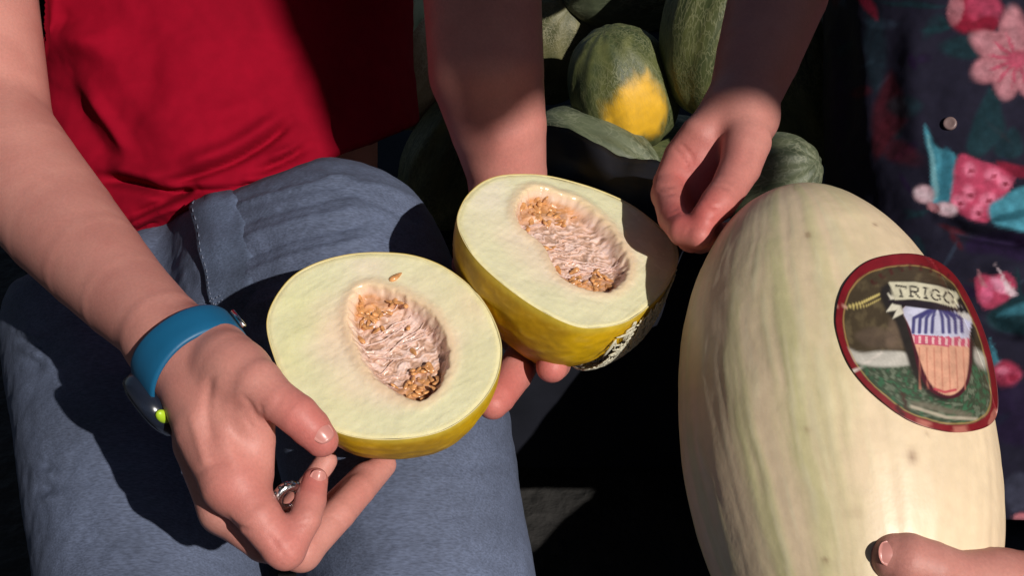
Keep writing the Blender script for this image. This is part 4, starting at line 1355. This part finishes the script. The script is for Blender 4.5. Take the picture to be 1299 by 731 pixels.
# ================================================================ THE TWO CUT HALVES
def cut_half(label, centre, nvec, outline, cav, depth, greens, fib_dir, seed, net=None):
    c = W(*centre)
    n = nrm(V(*nvec))
    R = axes_from(n, UP)
    def to_plane(px, py):
        d = RIGHT * ((px - 649.5) / FPX) + UP * ((365.5 - py) / FPX) + FWD
        t = ((c - CAMP) @ n) / (d @ n)
        P = CAMP + d * t
        q = (P - c) @ R.T
        return q[:2]
    rimo = np.array([to_plane(*p) for p in catmull(np.array(outline, float), 14)])
    # resample evenly by angle
    ang = np.unwrap(np.arctan2(rimo[:, 1], rimo[:, 0]))
    if ang[-1] < ang[0]:
        rimo = rimo[::-1]; ang = np.unwrap(np.arctan2(rimo[:, 1], rimo[:, 0]))
    nu = 260
    rad = np.hypot(rimo[:, 0], rimo[:, 1])
    A = np.linspace(0, 2 * math.pi, nu, endpoint=False)
    a_ext = np.concatenate([ang - 2 * math.pi, ang, ang + 2 * math.pi]); r_ext = np.tile(rad, 3)
    Rm = np.interp(A, a_ext, r_ext)
    for _ in range(3):
        Rm = (np.roll(Rm, 1) + 2 * Rm + np.roll(Rm, -1)) / 4
    cavp = np.array([to_plane(*p) for p in catmull(np.array(cav, float), 8)])
    root = empty('cut_melon_half', tuple(c), label, 'melon half', 'halves of one cut yellow melon')
    world = lambda q: c + q @ R
    # ---- flesh
    nr = 120
    rr = np.linspace(0.004, 1, nr)
    AA, RR = np.meshgrid(np.arange(nu), rr, indexing='ij')
    AA = AA.ravel(); RR = RR.ravel()
    edge = 0.0026                                          # rind thickness
    Rin = Rm[AA] - edge * 0.4
    x = np.cos(A[AA]) * Rin * RR; y = np.sin(A[AA]) * Rin * RR
    sd = sd_poly(x, y, cavp) + 0.0013 * fbm(np.stack([x, y, 0 * x], 1), 260, 2, seed)
    z = -0.0105 * sstep(-.0012, .0065, sd) ** 0.8 - 0.0005 * sstep(.97, 1.0, RR) + .0010 * sstep(-.010, -.002, sd) * sstep(.002, -.003, sd)
    q = np.stack([x, y, z], 1)
    nz = fbm(q, 45, 3, seed); nz2 = fbm(q, 140, 3, seed + 4)
    q[:, 2] += 0.0006 * nz * sstep(0, -.004, sd)
    q[:, 2] += (0.00012 * fbm(np.stack([(x * .8 + y * .6) * 420, (y * .8 - x * .6) * 14, 0 * x], 1), 1.0, 2, seed + 1) + .00016 * fbm(np.stack([(x * .8 + y * .6) * 70, (y * .8 - x * .6) * 9, 0 * x], 1), 1.0, 2, seed)) * sstep(.0, -.004, sd)
    # pulp bed: fibres running across the hollow, clumps at its ends
    cm_ = cavp.mean(0); la_ = np.linalg.svd(cavp - cm_)[2][0]; sa_ = np.array([-la_[1], la_[0]])
    ul = (q[:, :2] - cm_) @ la_; us = (q[:, :2] - cm_) @ sa_
    strand = fbm(np.stack([ul * 430 + 2.2 * fbm(q, 110, 3, seed), us * 110 + 1.2 * fbm(q, 90, 2, seed + 3), 0 * ul], 1), 1.0, 3, seed + 6)
    clump = sstep(.42, .72, np.abs(ul) / np.abs((cavp - cm_) @ la_).max())
    bed = sstep(.003, .0075, sd)
    q[:, 2] += bed * (0.0013 * strand * (1 - clump) + 0.0018 * nz2 * (.3 + clump) + .0022 * clump)
    t = RR
    cream = np.array([0.85, 0.70, 0.52]); green = np.array([0.75, 0.73, 0.46]); rimc = np.array([0.80, 0.73, 0.42])
    g = sstep(.42, .80, t + .10 * nz) * .9
    col = cream * (1 - g[:, None]) + green * g[:, None]
    X, Y, _ = proj(world(q))
    for (gx, gy), r, am, cc in greens:
        m = np.exp(-((X - gx) ** 2 + (Y - gy) ** 2) / (r * r)) * am * (1 + .5 * nz)
        m = np.clip(m, 0, 1)
        col = col * (1 - m[:, None]) + np.array(cc) * m[:, None]
    e = sstep(.93, .985, t)[:, None]
    col = col * (1 - e) + rimc * e
    near = sstep(-.010, -.001, sd)[:, None] * .65
    col = col * (1 - near) + np.array([.74, .50, .31]) * near
    ins = sstep(-.0008, .003, sd)[:, None]
    pulpc = np.array([.66, .40, .28]) * (1 + .5 * nz2[:, None])
    pink = np.array([.84, .62, .54])
    k = (sstep(-.25, .45, strand) * (1 - .75 * clump))[:, None]
    pulpc = pulpc * (1 - clump[:, None]) + np.array([.55, .255, .095]) * (1 + .6 * nz2[:, None]) * clump[:, None]
    pulpc = pulpc * (1 - (.35 * sstep(.1, -.5, strand) * (1 - clump))[:, None])
    col = col * (1 - ins) + (pulpc * (1 - k) + pink * k) * ins
    wh = (sstep(-.0006, .0010, sd) * sstep(.0034, .0016, sd))[:, None] * .8
    col = col * (1 - wh) + np.array([.80, .60, .46]) * wh
    mesh_obj('flesh', world(q), grid_faces(nu, nr, True)[:, ::-1], M['flesh'], root, np.clip(col, 0, 1))
    # ---- rind
    ns = 60
    S_ = np.linspace(0, math.pi / 2, ns)
    AA, SS = np.meshgrid(np.arange(nu), S_, indexing='ij')
    AA = AA.ravel(); SS = SS.ravel()
    Xr, Yr, _ = proj(world(np.stack([np.cos(A) * Rm, np.sin(A) * Rm, 0 * A], 1)))
    bul = (sstep(740, 850, Xr) * sstep(300, 350, Yr) * (net or 0))
    rr = Rm[AA] * (np.cos(SS) ** 0.93 + bul[AA] * np.sin(2 * SS) ** 2)
    q = np.stack([np.cos(A[AA]) * rr, np.sin(A[AA]) * rr, -depth * np.sin(SS)], 1)
    nn = q / np.array([Rm.mean() ** 2, Rm.mean() ** 2, depth ** 2]); nn /= np.linalg.norm(nn, axis=1, keepdims=True)
    f1 = fbm(q, 26, 3, seed + 2); f2 = fbm(q * [1, 1, 2.5], 90, 3, seed + 9)
    q = q + nn * (0.0009 * f1 + 0.0004 * f2)[:, None] * np.minimum(1, SS * 4)[:, None]
    yel = np.array([0.66, 0.40, 0.006]); olive = np.array([0.46, 0.26, 0.008]); pl = np.array([0.60, 0.38, 0.04])
    a = sstep(-.3, .4, f1)[:, None]; b = sstep(.1, .6, f2)[:, None] * .5
    colr = yel * (1 - a) + olive * a
    colr = colr * (1 - b) + pl * b
    edgeg = sstep(.10, .0, SS)[:, None]
    colr = colr * (1 - edgeg) + np.array([.66, .48, .05]) * edgeg
    mesh_obj('rind', world(q), grid_faces(nu, ns, True)[:, ::-1], M['rind'], root, colr)
    # ---- rim lip: closes rind and flesh
    v0 = np.stack([np.cos(A) * Rm, np.sin(A) * Rm, 0 * A], 1)
    v1 = np.stack([np.cos(A) * (Rm - edge * .4), np.sin(A) * (Rm - edge * .4), 0 * A - .0005], 1)
    vm = np.stack([np.cos(A) * (Rm - edge * .12), np.sin(A) * (Rm - edge * .12), 0 * A + .0001], 1)
    lip = np.stack([v0 + [0, 0, -.0004], vm, v1], 1).reshape(-1, 3)
    mesh_obj('skin_edge', world(lip), grid_faces(nu, 3, True), mat('skin_edge', (.70, .60, .30), .4), root)
    # ---- fibres and seeds
    rs = random.Random(seed)
    cm = cavp.mean(0)
    u, s, vt = np.linalg.svd(cavp - cm)
    la = vt[0]; sa = np.array([-la[1], la[0]])
    Lh = np.abs((cavp - cm) @ la).max(); Wh = np.abs((cavp - cm) @ sa).max()
    def floor_z(p):
        sdp = sd_poly(np.array([p[0]]), np.array([p[1]]), cavp)[0]
        return -0.0105 * float(sstep(-.0012, .0065, sdp)) ** .8
    parts = []
    def inside(p):
        return sd_poly(np.array([p[0]]), np.array([p[1]]), cavp)[0]
    for i in range(15):
        t = rs.uniform(-.6, .6) * Lh
        w0 = rs.uniform(-.95, .0); w1 = w0 + rs.uniform(.7, 1.3)
        a0 = cm + la * t + sa * (Wh * w0); a1 = cm + la * (t + rs.uniform(-.22, .30) * Lh) + sa * (Wh * min(w1, .95))
        bend = rs.uniform(-.0015, .0035); ph = rs.uniform(0, 6)
        pts = []
        for s_ in np.linspace(0, 1, 10):
            p = a0 * (1 - s_) + a1 * s_ + la * (bend * math.sin(math.pi * s_) + .0006 * math.sin(9 * s_ + ph))
            if inside(p) < .0022:
                continue
            pts.append(world(np.array([p[0], p[1], floor_z(p) + .0006 + .0008 * math.sin(math.pi * s_)])))
        if len(pts) < 5:
            continue
        r0 = rs.uniform(.0002, .0005)
        parts.append(sweep(pts, [r0 * (.4 + math.sin(math.pi * s_)) for s_ in np.linspace(0, 1, len(pts))], 6))
    v, f = join(parts)
    fo = mesh_obj('pulp_fibres', v, f, M['pulp'], root)
    fo['kind'] = 'stuff'
    bm = bmesh.new(); bmesh.ops.create_uvsphere(bm, u_segments=10, v_segments=7, radius=1)
    sv = np.array([q_.co[:] for q_ in bm.verts]); sf = [tuple(q_.index for q_ in g.verts) for g in bm.faces]; bm.free()
    taper = 1 - .38 * sv[:, 2:3] * np.array([[1, 1, 0]]) * np.array([[1.0, 1.0, 0]])
    sv = np.column_stack([sv[:, 0] * (1 - .4 * sv[:, 2]), sv[:, 1] * (1 - .4 * sv[:, 2]), sv[:, 2]]) * [.0022, .0013, .0050]
    me = bpy.data.meshes.new('seed'); me.from_pydata([tuple(p) for p in sv], [], sf); me.shade_smooth(); me.materials.append(M['seed'])
    spots = []
    for end, cnt in ((-.66, 34), (.69, 34), (0.05, 3)):
        for i in range(cnt):
            for _ in range(30):
                p = cm + la * (end + rs.gauss(0, .15 if end > .1 or end < -.1 else .3)) * Lh + sa * rs.gauss(0, .36) * Wh
                if sd_poly(np.array([p[0]]), np.array([p[1]]), cavp)[0] > .0018:
                    spots.append(p); break
    for p in spots:
        o = bpy.data.objects.new('seed', me); COL.objects.link(o); o.parent = root
        zz = floor_z(p) + rs.uniform(.0006, .0026)
        o.location = tuple(np.array([p[0], p[1], zz]) @ R)
        o.rotation_euler = (rs.uniform(0.9, 2.2), rs.uniform(-.6, .6), rs.uniform(0, 6.28))
        k_ = rs.uniform(.55, .82); o.scale = (k_, k_, k_)
    return root, R, c, world, to_plane, me, Rm, A

greens1 = [((375, 395), 40, .6, (.72, .70, .34)), ((365, 460), 30, .5, (.72, .69, .35)), ((600, 470), 36, .4, (.70, .64, .38)), ((430, 500), 36, .4, (.72, .66, .38)),
           ((455, 335), 24, .75, (.86, .74, .56)), ((478, 338), 22, .6, (.86, .74, .56)), ((430, 420), 26, .5, (.86, .62, .42)), ((600, 390), 40, .45, (.82, .65, .44)), ((540, 350), 30, .4, (.80, .68, .46))]
h1 = cut_half('front cut half showing seed hollow, gripped by thumb beside the blue watch', (487, 438, .84), (-.02, .615, .79),
    [(338, 415), (345, 385), (368, 353), (400, 334), (440, 323), (482, 320), (525, 324), (563, 338), (597, 363), (620, 392), (635, 428), (636, 458), (626, 490), (602, 521), (565, 546),
     (520, 557), (470, 558), (428, 549), (392, 526), (366, 494), (348, 455)],
    [(460, 364), (447, 380), (443, 400), (451, 436), (471, 472), (500, 496), (530, 508), (552, 496), (567, 466), (567, 436), (549, 402), (519, 380), (490, 367)],
    .069, greens1, None, 11)
greens2 = [((620, 250), 30, .7, (.88, .78, .64)), ((600, 290), 36, .45, (.82, .73, .50)), ((660, 350), 40, .4, (.82, .73, .50)), ((760, 395), 40, .35, (.80, .72, .48)), ((830, 300), 40, .3, (.82, .70, .50))]
h2 = cut_half('rear cut half with seeds, partly shaded, held behind the front half', (722, 321, .882), (.27, .74, .615),
    [(580, 285), (586, 258), (602, 238), (622, 226), (648, 221), (690, 222), (730, 231), (766, 243), (800, 259), (830, 281), (853, 303), (861, 322), (856, 346), (838, 375), (800, 406),
     (763, 416), (728, 414), (680, 391), (633, 357), (598, 322)],
    [(662, 251), (679, 239), (708, 246), (738, 258), (772, 288), (793, 323), (795, 346), (780, 366), (759, 370), (730, 362), (708, 346), (690, 312), (664, 290), (655, 270)],
    .073, greens2, .17, 23)

# stray seed lying on the front half's flesh
def stray_seed():
    root, R, c, world, to_plane, me, Rm, A = h1
    p = to_plane(502, 352)
    o = bpy.data.objects.new('seed', me); COL.objects.link(o); o.parent = root
    o.location = tuple(np.array([p[0], p[1], .0006]) @ R)
    o.rotation_euler = Vector(world(np.array([*to_plane(512, 346), 0])) - world(np.array([*to_plane(494, 358), 0]))).to_track_quat('Z', 'Y').to_euler()
stray_seed()

# corky net on the rear half's rind where it turns away to the right
def cork_net():
    root, R, c, world, to_plane, me, Rm, A = h2
    rs = random.Random(5)
    depth = .073
    Xr, Yr, _ = proj(world(np.stack([np.cos(A) * Rm, np.sin(A) * Rm, 0 * A], 1)))
    bul = np.array(sstep(740, 850, Xr) * sstep(300, 350, Yr) * .17)
    def surf(a, s, h=.0008):
        i = (a % (2 * math.pi)) / (2 * math.pi) * len(A)
        i0 = int(i) % len(A); f = i - int(i); i1 = (i0 + 1) % len(A)
        r = Rm[i0] * (1 - f) + Rm[i1] * f; b = bul[i0] * (1 - f) + bul[i1] * f
        rr = r * (math.cos(s) ** .93 + b * math.sin(2 * s) ** 2)
        q = np.array([math.cos(a) * rr, math.sin(a) * rr, -depth * math.sin(s)])
        nn = nrm(q / np.array([r * r, r * r, depth * depth]))
        return world(q + nn * h)
    # angles on the rim whose image lies on the lower right
    cand = []
    for a in np.linspace(0, 2 * math.pi, 721):
        X, Y, d = proj(surf(a, .0)[None])
        if X[0] > 790 and Y[0] > 318:
            cand.append(a)
    cand = np.unwrap(np.array(cand))
    a0, a1 = cand.min(), cand.max()
    if a1 - a0 > 3:
        cand = np.where(cand > math.pi, cand - 2 * math.pi, cand); a0, a1 = cand.min(), cand.max()
    parts = []
    for i in range(420):
        a = rs.uniform(a0, a1); s = rs.uniform(.10, 1.0)
        pts = []
        da = rs.uniform(-.012, .012); ds = rs.uniform(.02, .05) * rs.choice((-1, 1))
        if rs.random() < .4: da, ds = rs.uniform(.02, .04), rs.uniform(-.01, .01)
        for k in range(5):
            pts.append(surf(a + da * k + rs.gauss(0, .004), min(max(s + ds * k, .06), 1.2)))
        parts.append(sweep(pts, [.0003, .0006, .0007, .0006, .0003], 5))
    v, f = join(parts)
    o = mesh_obj('cork_net', v, f, M['cork'], root)
    o['kind'] = 'stuff'
cork_net()
